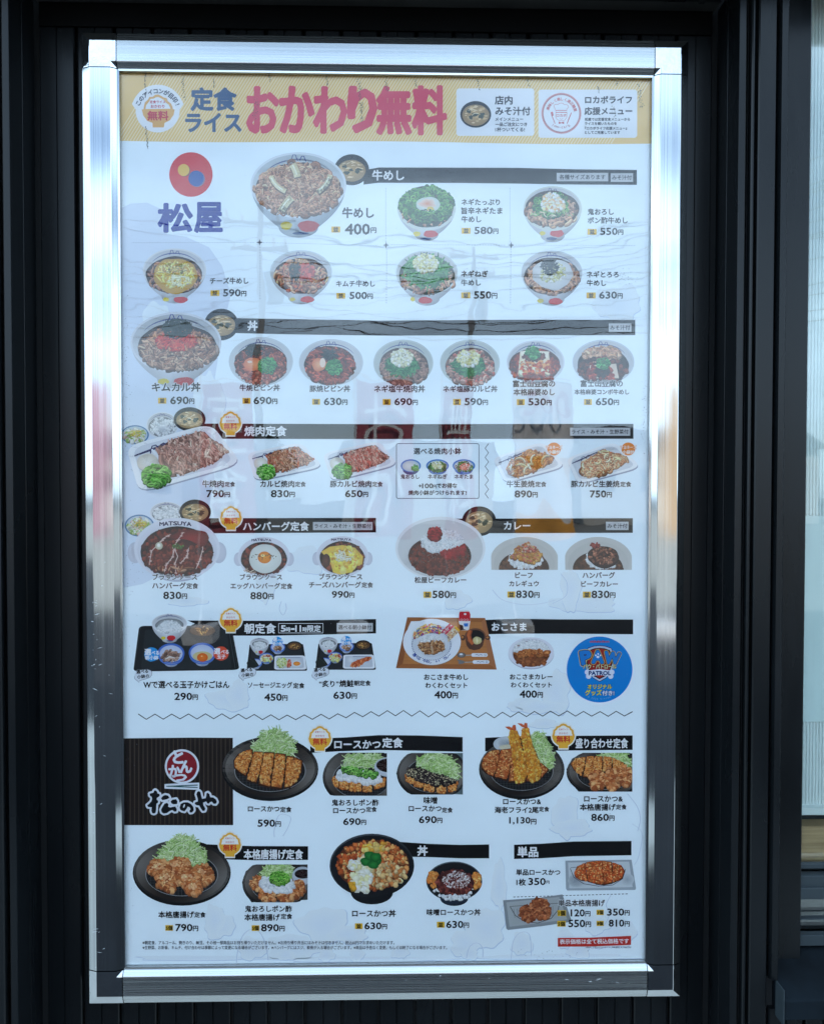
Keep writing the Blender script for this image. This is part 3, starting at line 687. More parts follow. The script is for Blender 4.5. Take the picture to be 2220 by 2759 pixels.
P.poly([(250,470),(285,460),(298,520),(280,530),(325,645),(315,650),(268,535),(262,522)], rd); P.poly([(572,470),(580,480),(545,570),(510,652),(502,646),(530,560)], rd); P.done()
T('ロカボ', 342, 495, 520, col=rd, level=4, name='logo_text')
arc('美味しく楽しく適正糖質', 418, 487, 220, 222, 200, 346, 56, (215,95,95), d=.02, name='logo_text')
arc('low-carb', 418, 475, 235, 235, 124, 60, 64, (190,120,125), d=.01, inward=True, name='logo_text')

# ---- shop logo
reg('A1')
P = Pic('round_logo', 1.5); P.ell(503, 678, 137, 141, (222,62,62)); P.ell(462, 653, 37, 38, (120,80,90)); P.ell(457, 650, 37, 38, (238,196,84)); P.ell(543, 707, 49, 50, (150,130,150)); P.ell(536, 703, 49, 50, (48,92,168)); P.done()
NV = (14,42,150)
T('松', 300, 508, 952, h=172, col=NV, d=.044, level=3, name='logo_lettering', k=28); T('屋', 530, 697, 950, h=182, col=NV, d=.040, level=3, name='logo_lettering', k=28)
# ---- heading bars
reg('A1'); 
reg('A2'); bar([(-92,634),(0,617),(200,617),(850,619),(1200,628),(1588,632),(1588,724),(1200,722),(850,716),(500,712),(0,711),(-92,722)])
T('牛めし', -38, 156, 665, col=(242,242,244), d=.03, level=3, name='heading_text')
greytag('各種サイズあります', 1095, 1412, 650, 702, 1112, 1394); greytag('みそ汁付', 1427, 1565, 652, 706, 1436, 1556)
reg('A4'); bar([(-900,494),(-560,500),(0,510),(870,504),(1578,506),(1578,599),(870,600),(0,602),(-560,594),(-900,586)])
reg('A3'); T('丼', 862, 923, 556, col=(242,242,244), d=.03, level=3, name='heading_text')
reg('A4'); greytag('みそ汁付', 1415, 1555, 527, 579, 1424, 1546)
reg('A6'); bar([(-1120,116),(-600,118),(0,120),(1567,118),(1567,210),(0,212),(-1000,210),(-1120,210)])
greytag('ライス・みそ汁・生野菜付', 1178, 1547, 142, 191, 1188, 1536)
reg('A5'); T('焼肉定食', 842, 1106, 167, col=(242,242,244), d=.03, level=3, name='heading_text')
bar([(560,718),(1672,716),(1672,808),(640,813),(560,812)]); T('ハンバーグ定食', 834, 1248, 769, col=(242,242,244), d=.03, level=3, name='heading_text')
greytag('ライス・みそ汁・生野菜付', 1274, 1650, 742, 793, 1284, 1641)
reg('A6'); bar([(450,702),(1563,699),(1563,789),(560,792)]); T('カレー', 772, 932, 745, col=(242,242,244), d=.03, level=3, name='heading_text')
greytag('みそ汁付', 1398, 1537, 721, 772, 1407, 1530)
reg('A7'); bar([(480,122),(1100,124),(1672,113),(1672,204),(1300,212),(1000,219),(770,218),(700,215)]); T('朝定食', 842, 1038, 173, col=(242,242,244), d=.03, level=3, name='heading_text')
P = Pic('outlined_note', 2)
for a, c in (((1057,141),(1337,141)), ((1337,139),(1337,201)), ((1337,201),(1057,201)), ((1057,203),(1057,141))): P.stroke([a, c], 3, (235,235,238))
P.done()
WT = (242,242,244)
T('5', 1072, 1101, 173, h=38, col=WT, d=.04, level=3, name='note_text'); T('時', 1104, 1132, 179, col=WT, level=3, name='note_text'); T('-', 1137, 1157, 176, h=7, col=WT, level=3, name='note_text'); T('11', 1164, 1197, 173, h=38, col=WT, d=.04, level=3, name='note_text'); T('時', 1208, 1236, 179, col=WT, level=3, name='note_text'); T('限定', 1239, 1322, 173, col=WT, d=.03, level=3, name='note_text')
greytag('選べる朝小鉢付', 1424, 1652, 138, 192, 1434, 1643)
reg('A8'); bar([(640,116),(850,108),(1100,112),(1565,113),(1565,204),(1100,200),(850,200),(640,204)]); T('おこさま', 696, 908, 158, col=WT, d=.034, level=3, name='heading_text')
reg('B2'); bar([(-420,162),(-200,154),(0,140),(250,142),(517,152),(517,243),(250,236),(0,232),(-250,240),(-420,250)])
reg('B1'); T('ロースかつ', 1410, 1700, 202, col=WT, d=.034, level=3, name='heading_text')
reg('B2'); T('つ', -35, 8, 190, col=WT, level=3) if False else None; T('定食', 24, 148, 187, col=WT, d=.034, level=3, name='heading_text')
bar([(655,156),(900,146),(1562,142),(1562,231),(655,240)]); T('盛り合わせ定食', 1212, 1533, 190, h=60, col=WT, d=.034, level=3, name='heading_text')
reg('B3'); bar([(600,131),(900,142),(1243,143),(1243,230),(900,232),(600,222)]); T('本格唐揚げ定食', 838, 1210, 194, h=62, col=WT, d=.034, level=3, name='heading_text')
reg('B4'); bar([(120,112),(300,124),(500,131),(680,128),(680,214),(500,214),(300,206),(120,204)]); T('丼', 240, 300, 167, col=WT, d=.034, level=3, name='heading_text')
bar([(833,130),(1000,124),(1200,110),(1555,107),(1555,195),(1200,201),(1000,214),(833,218)]); T('単品', 855, 980, 174, col=WT, d=.034, level=3, name='heading_text')
# ---- dotted rules, stars, zigzags
reg('A1'); P = Pic('dotted_rule', 1.0); DT = (150,160,172)
for x0, x1, y0, y1 in ((140, 915, 1109, 1108), (965, 1690, 1108, 1128)):
    n = int((x1-x0)/17)
    for i in range(n): P.ell(x0+(x1-x0)*i/n, y0+(y1-y0)*i/n, 3, 3, DT, n=6)
P.done()
reg('A4'); P = Pic('dotted_rule', 1.0)
for x0, x1, y0, y1 in ((80, 790, 42, 45), (845, 1590, 45, 47)):
    n = int((x1-x0)/16.5)
    for i in range(n): P.ell(x0+(x1-x0)*i/n, y0+(y1-y0)*i/n, 3, 3, DT, n=6)
for x in (50, 813):
    for i in range(21): P.ell(x-(i*.1), 70+i*16.5, 3, 3, DT, n=6)
    for i in range(20): P.ell(x-5, 20-i*17 if x < 100 else 20-i*17, 3, 3, DT, n=6)
for x, y in ((46, 45), (815, 45)): P.poly([(x+20*k_*math.cos(i*math.pi/4), y+21*k_*math.sin(i*math.pi/4)) for i, k_ in enumerate([1, .35]*4)], (92,98,112))
P.done()
reg('A3'); P = Pic('dotted_rule', 1.0)
for i in range(20): P.ell(940, 60+i*17, 3, 3, DT, n=6)
P.poly([(937+21*k_*math.cos(i*math.pi/4), 29+21*k_*math.sin(i*math.pi/4)) for i, k_ in enumerate([1, .35]*4)], (92,98,112)); P.done()
def zig(pts, w, amp=None):
    P = Pic('zigzag_rule', 1.0); P.stroke(pts, w, (16,15,18)); P.done()
reg('B1'); 
zz = [(170,10),(221,44),(276,11),(328,43),(382,11),(434,41),(488,10),(541,42),(595,9),(647,40),(699,9),(752,42),(803,11),(852,42),(903,13),(955,46),(1008,15),(1059,47),(1111,17),(1165,46),(1219,16),(1270,44),(1325,12),(1376,42),(1430,9),(1483,34),(1536,0),(1588,28),(1640,-5),(1690,24)]
sc_ = .42651/.43804; off = (1020-300)/.43804*1.0
pts = [(300+x*.42651, 1920+y*.42651) for x, y in zz]
z2 = [(54,-25),(104,4),(153,-28),(204,3),(254,-26),(307,26-0),(355,0),(407,30),(456,2),(508,34),(560,3),(611,35),(660,3),(711,37),(762,0),(811,32),(861,0),(909,30),(958,-4),(1009,27),(1057,-6),(1108,25),(1160,-6),(1211,26),(1260,-3),(1310,26),(1362,-2),(1412,27),(1461,-4),(1512,25),(1562,-2)]
z2 = [(54,674),(104,706),(153,673),(204,708),(254,675),(307,713),(355,680),(407,713),(456,683),(508,716),(560,686),(611,717),(660,686),(711,718),(762,684),(811,714),(861,682),(909,711),(958,679),(1009,708),(1057,677),(1108,707),(1160,676),(1211,708),(1260,679),(1310,708),(1362,680),(1412,709),(1461,678),(1512,707),(1562,680)]
pts += [(1020+x*.43804, 1620+y*.43804) for x, y in z2]
reg('S'); zig(pts, 2.6)
reg('A6'); zig([(676 if i % 2 == 0 else 655, 240+i*28.1) for i in range(13)], 4)
P = Pic('outlined_box', 1.0); rr = rrect(110,240,617,577,10); P.stroke(rr+[rr[0]], 4, (60,75,88)); P.done()
reg('B4'); P = Pic('dotted_rule', 1.0)
for i in range(31): x = 828+i*23; y = 450-20*i/31+(6 if i % 2 else 0)*0; P.poly([(x,y),(x+14,y-.5),(x+14,y+4),(x,y+4.5)], (70,75,85))
P.done()
exec_badges = [('A5', 753, 122, 140), ('A5', 756, 720, 140), ('A7', 755, 122, 142), ('B1', 1318, 168, 146), ('B2', 1136, 148, 142), ('B3', 750, 136, 142)]
for r_, x, y, w_ in exec_badges: reg(r_); badge(x, y, w_)

# ================================================================== dishes
def dish(label, seed, lvl=3): return Pic('dish_picture', lvl, label, seed)
# row 1
reg('A1'); P = dish('large beef bowl picture', 11)
bowl(P, 1182, 745, 303, 208, 332, (1176, 772, 265, 170), (150,112,94), [(1105,1002,36,26),(1245,1005,66,36),(1195,1050,52,9)], rim=(222,228,234), inner=(196,204,208), tint=(214,226,238))
strips(P, (1176, 775, 262, 165), 300, 80, 28, MEAT, curl=2.6); strips(P, (1176, 775, 262, 165), 420, 40, 10, [mul(q, 1.08) for q in MEAT], sh=.72, curl=2.8); granules(P, (1176, 790, 235, 140), 70, 10, MEAT, .8)
for x, y, an, L in ((1160,655,1.2,88),(1060,735,.75,140),(1108,868,-.9,110),(1340,730,-1.0,140)):
    pts = curve(x, y, L, an, -.9 if L > 120 else .4, 9); P.stroke([(q[0]+3, q[1]+8) for q in pts], 48 if L < 120 else 36, (110,82,64)); P.stroke(pts, 44 if L < 120 else 30, (238,230,190), (214,196,150)); P.stroke([(q[0]-4, q[1]-4) for q in pts[1:-1]], 9, (250,248,225))
P.done()
reg('A2'); miso(-94+8-0, 340, 0.1, .1) if False else None
reg('A1'); 
_q = REG['A1']; CUR[0] = _q; miso(1518, 648, 110, 98, 9, (.80, .70), lvl=1.7)
reg('A2'); P = dish('beef bowl with green onion and egg', 12)
bowl(P, 295, 868, 180, 138, 202, (295, 858, 170, 128), (50,80,45), [(235,1026,22,15),(320,1026,44,22),(290,1056,36,8)], rim=(214,220,214))
strips(P, (295, 880, 160, 98), 60, 40, 12, MEAT); rings(P, (295, 845, 168, 112), 420, 15)
P.ell(305, 846, 74, 48, (240,238,235), (200,210,200), wob=.05); P.ell(300, 840, 52, 28, (225,140,95), (235,215,200), wob=.2); P.ell(318, 872, 22, 14, (220,190,90), wob=.1); rings(P, (300, 905, 120, 22), 60, 13); P.done()
P = dish('beef bowl with grated radish and ponzu', 13)
bowl(P, 1070, 870, 180, 138, 208, (1066, 872, 166, 112), (105,75,55), [(1008,1022,18,13),(1097,1022,42,24),(1062,1055,32,9)], rim=(214,218,210))
strips(P, (1066, 890, 155, 90), 130, 52, 20, MEAT, curl=2.4); rings(P, (1060, 850, 115, 75), 150, 15, NEGI+[(150,205,110)])
granules(P, [(1000,830),(1045,765),(1100,790),(1140,830),(1130,880),(1050,888),(1000,870)], 170, 11, [(238,228,205),(248,242,228),(232,200,150),(225,170,110)], .75); strips(P, (1060, 905, 140, 20), 30, 36, 7, [(215,195,160), (120,170,90)]); P.done()
# row 2
reg('A3'); P = dish('cheese beef bowl', 21)
bowl(P, 400, 205, 200, 138, 210, (398, 236, 178, 118), (105,70,45), [(345,390,20,13),(438,392,45,20)], rim=(222,222,222))
strips(P, (398, 245, 165, 98), 170, 50, 16, BEEF, curl=2.4)
P.ell(405, 240, 138, 112, (222,182,70), (195,150,50), wob=.06); strips(P, (405, 235, 118, 88), 90, 58, 12, [(232,200,95), (240,215,130), (214,170,60)], sh=.8); granules(P, (400, 190, 75, 38), 70, 7, [(235,215,140), (190,150,70), (150,140,60)], .7); strips(P, (430, 270, 70, 40), 26, 60, 12, [(240,225,170)], sh=.8); P.done()
P = dish('kimchi beef bowl', 22)
bowl(P, 1198, 215, 196, 137, 205, (1198, 240, 170, 113), (110,60,42), [(1145,389,18,12),(1238,390,43,20)], rim=(205,212,216))
strips(P, (1198, 245, 160, 98), 230, 48, 17, BEEF+[(205,120,85), (195,95,60), (225,175,130)], curl=2.4); granules(P, (1230, 210, 55, 50), 60, 11, [(205,95,85), (190,75,65)]); strips(P, (1160, 210, 34, 62), 80, 46, 6, [(38,46,44), (58,66,60)], ang=1.6, spread=.7); strips(P, (1190, 150, 60, 14), 16, 52, 13, [(215,160,115)]); P.done()
reg('A4'); P = dish('beef bowl with shredded green onion and minced leek', 23)
bowl(P, 297, 215, 190, 137, 203, (297, 234, 172, 115), (70,90,55), [(210,378,14,14),(287,385,43,21)], rim=(208,214,214))
strips(P, (297, 255, 165, 92), 140, 46, 17, MEAT, curl=2.4)
P.ell(295, 200, 135, 98, (45,105,60), (35,80,45), wob=.04); shred(P, (295, 205, 138, 98), 330, 60, 6, [(60,135,70), (85,165,90), (40,105,55), (110,180,105)])
granules(P, (290, 157, 76, 58), 230, 9, MINCE, .72); P.done()
P = dish('beef bowl with grated yam and nori', 24)
bowl(P, 1065, 215, 188, 137, 204, (1065, 238, 172, 115), (110,75,50), [(995,388,20,13),(1088,391,43,20)], rim=(205,210,214))
strips(P, (1065, 245, 162, 98), 200, 46, 17, MEAT+[(180,130,95)], curl=2.4); P.ell(1070, 225, 125, 94, (232,232,230), (205,205,205), wob=.08)
granules(P, (1068, 212, 85, 60), 160, 7, [(225,222,180), (205,200,140), (240,238,220)], .8); strips(P, (1052, 178, 56, 48), 110, 46, 6, [(45,52,55), (65,72,74)], spread=1.6); P.done()
# row 3
reg('A3'); P = dish('large pork and kimchi bowl picture', 31)
bowl(P, 408, 662, 288, 192, 290, (415, 690, 250, 148), (95,60,45), [(330,908,36,18),(460,908,64,27)], rim=(218,220,226), inner=(190,192,194))
strips(P, (415, 705, 235, 128), 230, 96, 34, [(172,124,100), (142,100,80), (195,148,120), (118,82,66), (160,136,120)], curl=2.0); strips(P, (415, 705, 235, 128), 260, 46, 11, [(200,155,125), (160,110,85), (120,82,64), (210,170,140)], sh=.75); strips(P, (410, 640, 170, 70), 60, 90, 30, [(172,112,80), (195,140,105)], curl=1.4)
strips(P, (410, 655, 130, 58), 120, 46, 17, [(215,60,45), (195,45,38), (235,95,70)]); strips(P, (415, 575, 95, 60), 170, 74, 7, [(40,50,44), (62,72,62)], spread=1.6)
P.done()
reg('A3'); miso(695, 548, 108, 100, 33, (.82, .66), lvl=1.7)
P = dish('grilled beef bibim bowl', 34)
bowl(P, 945, 782, 203, 155, 0, (945, 800, 166, 128), (105,45,32), rim=(205,210,214), inner=(214,216,218))
strips(P, (945, 805, 158, 118), 250, 42, 20, [(150,68,48), (120,48,34), (178,92,68), (95,38,28)], curl=2.2); granules(P, (945, 880, 120, 40), 90, 9, [(165,60,40), (205,120,95)])
strips(P, (905, 712, 62, 42), 90, 42, 6, [(38,44,44), (60,66,64)]); P.ell(892, 800, 57, 42, (245,170,120), (225,120,75), wob=.03); P.ell(875, 785, 16, 8, (255,225,200)); rings(P, (985, 808, 56, 48), 130, 12, [(80,175,95), (110,195,115), (55,145,75)]); P.done()
P = dish('grilled pork bibim bowl', 35)
bowl(P, 1388, 788, 203, 148, 0, (1380, 806, 160, 124), (105,45,32), rim=(208,212,216), inner=(212,214,216))
strips(P, (1380, 805, 152, 115), 220, 46, 24, [(165,70,50), (130,52,36), (190,92,68), (100,40,28)], curl=1.4, ang=.4, spread=1.0)
strips(P, (1378, 742, 55, 38), 80, 40, 6, [(38,44,44), (60,66,64)]); P.ell(1312, 802, 45, 42, (245,185,140), (225,130,85), wob=.06); P.ell(1335, 790, 18, 30, (250,225,205)); rings(P, (1405, 815, 46, 46), 120, 12, [(80,175,95), (110,195,115), (55,145,75)]); P.done()
reg('A4')
for cx, sd, lb in ((152, 36, 'salted leek beef bowl'), (562, 37, 'salted leek pork bowl')):
    P = dish(lb, sd); bowl(P, cx, 770, 184, 143, 0, (cx+2, 793, 152, 118), (140,100,85), rim=(200,206,204), inner=(196,202,198))
    strips(P, (cx+2, 800, 145, 108), 200, 44, 22, [(175,130,112), (200,155,138), (150,105,90), (185,90,72)] if sd == 37 else [(150,112,98), (168,128,110), (125,92,80)], curl=1.6)
    P.ell(cx-10, 782, 98, 62, (50,110,68), (40,90,55), wob=.05); shred(P, (cx-10, 786, 98, 62), 190, 46, 6, [(60,140,80), (85,165,100), (40,110,62)]); granules(P, (cx-10, 738, 68, 52), 190, 9, [(228,224,190), (242,238,215), (205,200,160)] if sd == 36 else MINCE, .72); P.done()
P = dish('tofu mapo rice bowl', 38); bowl(P, 965, 765, 178, 134, 60, (960, 786, 156, 108), (150,48,28), rim=(222,224,230))
granules(P, (960, 790, 150, 102), 190, 12, [(165,58,35), (140,45,28), (185,80,50), (120,38,25)]); P.poly([(870,700),(1045,700),(1062,835),(858,835)], (238,220,190)); P.poly([(870,700),(905,695),(1050,700),(1040,740),(880,745)], (245,235,215))
granules(P, [(880,760),(1050,760),(1060,838),(860,838)], 90, 14, [(205,90,45), (180,62,35), (230,150,90), (240,215,180)]); granules(P, (955, 730, 70, 24), 50, 11, [(120,60,40), (95,45,32)]); rings(P, (945, 708, 42, 38), 90, 11, [(80,175,95), (110,195,115), (55,145,75)]); P.done()
P = dish('tofu mapo and beef combination bowl', 39); bowl(P, 1382, 765, 190, 138, 40, (1378, 788, 158, 115), (75,38,28), rim=(205,210,216))
strips(P, (1375, 725, 120, 55), 120, 52, 22, MEAT, curl=1.8); granules(P, (1378, 815, 150, 80), 170, 12, [(95,45,32), (70,32,24), (125,60,42)]); P.poly([(1300,785),(1460,775),(1478,865),(1285,865)], (225,205,185)); granules(P, [(1290,800),(1425,790),(1450,868),(1285,868)], 90, 13, [(160,50,30), (120,38,26), (190,75,45)]); granules(P, (1375, 820, 45, 30), 40, 10, [(60,35,28)]); rings(P, (1380, 775, 36, 32), 70, 11, [(80,175,95), (110,195,115), (55,145,75)]); P.done()
# row 4
def plate_tray(P, c, mark=True):
    """white divided tray: c = corners left-top, right-top, right-bottom, left-bottom"""
    def rnd(c, k, n=5):
        out = []
        for i in range(4):
            p0, p1, p2 = c[i-1], c[i], c[(i+1) % 4]
            a = (p1[0]+(p0[0]-p1[0])*k, p1[1]+(p0[1]-p1[1])*k); b_ = (p1[0]+(p2[0]-p1[0])*k, p1[1]+(p2[1]-p1[1])*k)
            for j in range(n+1):
                t = j/n; out.append(((1-t)**2*a[0]+2*t*(1-t)*p1[0]+t*t*b_[0], (1-t)**2*a[1]+2*t*(1-t)*p1[1]+t*t*b_[1]))
        return out
    cx = sum(q[0] for q in c)/4; cy = sum(q[1] for q in c)/4
    P.fan([(q[0]+3, q[1]+9) for q in rnd(c, .2)], (180,182,196), (165,170,186)); P.fan(rnd(c, .2), (240,241,245), (249,249,251))
    P.fan(rnd([(cx+(q[0]-cx)*.88, cy+(q[1]-cy)*.84) for q in c], .2), (236,235,233), (222,223,229))
def U(c, u, v):
    a = (c[0][0]+(c[1][0]-c[0][0])*u, c[0][1]+(c[1][1]-c[0][1])*u); b_ = (c[3][0]+(c[2][0]-c[3][0])*u, c[3][1]+(c[2][1]-c[3][1])*u)
    return (a[0]+(b_[0]-a[0])*v, a[1]+(b_[1]-a[1])*v)
def yakiniku(c, seed, lb, pal, dens=1, ginger=False):
    P = dish(lb, seed, 3.5); plate_tray(P, c); s = math.hypot(c[1][0]-c[0][0], c[1][1]-c[0][1])/520
    P.stroke([U(c, .06, .24), U(c, .25, .21), U(c, .45, .17), U(c, .72, .12)], 15*s, (45,40,95), taper=True)
    w = [(-.02,.12),(.03,-.02),(.07,-.02),(.10,.08),(.12,.0),(.16,-.02),(.19,.08)]
    P.stroke([U(c, .25+q[0], .16+q[1]) for q in w], 7*s, (45,40,95))
    if not ginger:
        poly = [U(c, .30, .30), U(c, .48, .12), U(c, .85, .10), U(c, .97, .66), U(c, .80, .82), U(c, .42, .90), U(c, .36, .62)]
        P.stroke([U(c, .26, .2), U(c, .38, .95)], 12*s, (240,240,244))
        P.poly(poly, (118,78,64)); an = math.atan2(c[3][1]-c[0][1], c[3][0]-c[0][0])
        for i in range(8):
            u0 = .355+.072*i; k = P.r.uniform(-.02, .02); c0 = mul(P.r.choice(pal), P.r.uniform(.95, 1.1)); path = [U(c, u0+k-.02+.018*math.sin(j*1.3+i), .20-.07*min(i, 6)/6+(.66-.03*i)*j/7+(.02*i if j == 0 else 0)) for j in range(8)]
            P.stroke([(q[0]+9*s, q[1]+3*s) for q in path], 50*s, mul(c0, .62), mul(c0, .5)); P.stroke(path, 46*s, mul(c0, 1.08), mul(c0, .74)); P.stroke([(q[0]-12*s, q[1]) for q in path], 8*s, mul(c0, 1.22)); P.stroke([(q[0]+6*s, q[1]) for q in path], 5*s, mul(c0, .72))
        strips(P, poly, int(210*dens), 48*s, 15*s, [mul(q, 1.08) for q in pal], sh=.7, ang=an*.8+.15, spread=.8, curl=1.8)
        a = U(c, .17, .44); P.ell(a[0]+3*s, a[1]+6*s, 64*s, 54*s, (190,186,182)); P.ell(a[0], a[1], 62*s, 52*s, (249,245,238), (222,212,196), wob=.04)
        a = U(c, .20, .76); granules(P, (a[0], a[1], 76*s, 56*s), 40, 16*s, [(60,120,45)]); rings(P, (a[0], a[1]-3*s, 78*s, 58*s), 130, 22*s, [(110,190,70), (140,210,95), (80,160,50), (165,222,120)], .4)
    else:
        poly = [U(c, .12, .55), U(c, .25, .30), U(c, .70, .12), U(c, .95, .55), U(c, .90, .72), U(c, .35, .92), U(c, .18, .88)]
        P.poly(poly, (110,62,36)); strips(P, poly, 170, 80*s, 34*s, pal, curl=2.4); strips(P, poly, 260, 44*s, 12*s, [mul(q, 1.12) for q in pal], sh=.7, curl=2.4); strips(P, poly, 9, 110*s, 20*s, [(232,212,175), (220,188,140)], sh=.6, curl=2.4)
    P.done()
def ricebowl(cx, cy, rx, ry, seed, bh=0, mark=True, dots=None, lvl=2.1):
    P = Pic('rice_bowl_picture', lvl, seed=seed, span=3.5e-5); bowl(P, cx, cy, rx, ry, bh, (cx, cy+ry*.12, rx*.86, ry*.74), (225,228,232), dots, mark); granules(P, (cx, cy+ry*.1, rx*.82, ry*.68), int(130), rx*.07, RICE, .86, 1.4); P.done()
def salad(cx, cy, rx, ry, seed):
    P = Pic('salad_bowl_picture', 1.3, seed=seed, span=3.5e-5); P.ell(cx, cy, rx, ry*1.0, (90,135,180), (80,125,170)); P.ell(cx, cy, rx*.9, ry*.88, (215,225,230), (190,205,215)); granules(P, (cx, cy+ry*.08, rx*.8, ry*.72), 130, rx*.12, [(205,215,150), (150,180,90), (225,215,195), (200,165,150), (235,235,215)], .7)
    strips(P, (cx, cy-ry*.15, rx*.5, ry*.35), 30, rx*.3, rx*.06, [(228,178,60), (240,200,90)], sh=.8); P.done()
reg('A5')
salad(150, 190, 88, 60, 41); ricebowl(322, 132, 101, 86, 42); miso(495, 92, 101, 76, 43, (.84, .72), lvl=2.9)
yakiniku([(92,262),(628,118),(826,372),(178,558)], 44, 'large grilled beef set on a white tray', [(182,138,122), (165,120,104), (202,160,142), (145,102,88)], 1.2)
yakiniku([(855,304),(1200,238),(1340,392),(908,484)], 45, 'grilled short rib set on a white tray', [(170,118,92), (145,96,72), (192,142,114), (190,108,84)])
yakiniku([(1332,308),(1690,228),(1812,378),(1392,486)], 46, 'grilled pork rib set on a white tray', [(198,140,122), (212,160,140), (175,116,98), (188,100,84)])
reg('A6')
yakiniku([(700,328),(1010,226),(1150,380),(778,484)], 47, 'ginger grilled beef set', [(170,100,55), (145,78,42), (190,125,72), (205,140,80)], ginger=True)
yakiniku([(1152,330),(1450,226),(1616,384),(1225,490)], 48, 'ginger grilled pork set', [(180,120,80), (155,92,58), (205,150,108), (225,180,140)], ginger=True)
for x in (1078, 1535):
    P = Pic('round_note', 8.5); P.ell(x, 273, 42, 40, (240,140,50)); P.done()
    T('マヨネーズ', x-50, x+50, 262, h=22, col=(250,246,240), halo=.10, halocol=(238,130,45), name='note_text', level=9, d=.03); T('小袋付', x-36, x+36, 292, col=(250,246,240), name='note_text', level=9.6, d=.03)
for x, lb, sd in ((198, 'a', 1), (362, 'b', 2), (524, 'c', 3)):
    P = Pic('small_bowl_picture', 2.6, seed=50+sd); rx = 62 if sd == 1 else 70
    P.ell(x, 398, rx*.80, 34, (70,85,130) if sd == 1 else (90,130,195)); P.ell(x, 376, rx, 40, (100,165,225) if sd > 1 else (150,185,220), (70,130,200)); P.ell(x, 378, rx*.85, 33, (225,230,235), (200,210,215))
    if sd == 1: P.ell(x-8, 378, rx*.6, 22, (240,240,238), (215,220,215), wob=.08); rings(P, (x+25, 388, 24, 14), 40, 8, [(120,190,90), (150,205,110)])
    if sd == 2: rings(P, (x, 382, rx*.75, 30), 140, 9); granules(P, (x, 372, 32, 22), 70, 6, MINCE, .7)
    if sd == 3: rings(P, (x, 382, rx*.75, 30), 90, 9, NEGI+[(160,120,90)]); granules(P, (x+5, 382, 30, 18), 50, 7, [(235,150,125), (225,110,85), (245,205,190)], .7)
    P.done()
# row 5
def handled(P, cx, cy, rx, ry, food, sc=1.0, body=0):
    for s_ in (-1, 1): P.ell(cx+s_*rx*.97, cy+ry*.12, rx*.18, ry*.34, (228,228,236), (200,202,214)); P.ell(cx+s_*rx*.97, cy+ry*.10, rx*.11, ry*.24, (212,212,222))
    P.ell(cx, cy+body, rx*.86, ry*.92, (196,200,214), (186,190,206)); P.ell(cx, cy, rx, ry, (236,236,242), (226,226,234)); P.ell(cx, cy+ry*.02, rx*.93, ry*.92, (222,222,230), (206,206,216), top=(228,228,236))
    P.ell(*food, (85,30,24), (40,18,16), wob=.02)
reg('A5')
salad(178, 765, 93, 70, 51); ricebowl(350, 682, 107, 68, 52); miso(530, 678, 100, 78, 53, (.84, .72), lvl=2.9)
P = dish('large hamburg steak in brown sauce', 54, 3.5); handled(P, 415, 912, 272, 196, (415, 930, 230, 160), body=28)
granules(P, (415, 935, 220, 150), 330, 13, [(110,38,28), (85,28,22), (135,48,34), (70,24,20)], .7); P.ell(500, 850, 120, 62, (160,30,30), (100,30,26), wob=.08); P.ell(405, 950, 180, 105, (100,36,28), (70,26,22), wob=.05); granules(P, (400, 955, 175, 100), 240, 11, [(115,42,32), (90,32,26), (140,58,42)], .75)
r = random.Random(4)
for pts in ([(375,820),(330,845),(300,880),(255,925),(240,1010)], [(455,810),(425,850),(395,900),(390,960),(350,1010),(335,1060)], [(395,900),(420,960),(400,1010),(410,1065)], [(490,905),(478,960),(440,1000)], [(580,905),(560,980),(535,1040)]):
    for i in range(len(pts)-1):
        for _ in range(5): t = r.random(); P.ell(pts[i][0]*(1-t)+pts[i+1][0]*t+r.uniform(-5, 5), pts[i][1]*(1-t)+pts[i+1][1]*t+r.uniform(-5, 5), r.uniform(4, 10), r.uniform(3, 8), (225,190,180), (190,140,125), n=8, wob=.3)
    P.stroke(pts, 6, (228,200,190), taper=True)
P.ell(302, 893, 24, 24, (235,232,215), (190,180,150)); P.ell(300, 888, 11, 11, (250,248,240)); granules(P, (415, 895, 40, 16), 24, 6, [(70,100,40), (90,120,50)])
strips(P, (390, 1035, 130, 22), 14, 60, 16, [(150,90,60), (190,140,110)], curl=.5); P.done()
P = dish('hamburg steak with fried egg', 55, 3.5); handled(P, 964, 962, 165, 126, (964, 972, 146, 104), body=16)
granules(P, (964, 975, 138, 96), 120, 13, [(105,42,30), (80,30,24), (130,52,38)], .7); P.ell(972, 974, 102, 92, (238,238,232), (215,218,212), wob=.03); P.ell(968, 966, 43, 38, (245,165,50), (225,125,30)); P.ell(958, 954, 13, 8, (255,225,150)); granules(P, (968, 962, 88, 20), 34, 4, [(90,80,60)], 1); strips(P, (880, 1050, 40, 14), 8, 50, 9, [(215,180,160)], curl=.3); P.done()
P = dish('hamburg steak with melted cheese', 56, 3.5); handled(P, 1460, 958, 165, 126, (1458, 968, 142, 104), body=16)
granules(P, (1458, 972, 132, 94), 120, 13, [(105,48,32), (80,34,24), (130,62,42)], .7); P.poly([(1325,930),(1380,898),(1460,888),(1540,905),(1590,960),(1585,1010),(1530,1012),(1515,1060),(1440,1075),(1400,1060),(1385,1000),(1340,945)], (236,196,82)); granules(P, (1470, 975, 100, 70), 70, 20, [(240,205,95), (232,188,72), (245,218,125)], .9); granules(P, (1465, 980, 95, 62), 40, 8, [(205,150,60)], 1); strips(P, (1465, 955, 62, 38), 34, 40, 8, [(245,232,195)], sh=.75); P.ell(1358, 985, 26, 42, (105,60,48), (70,36,28)); P.done()
reg('A5')
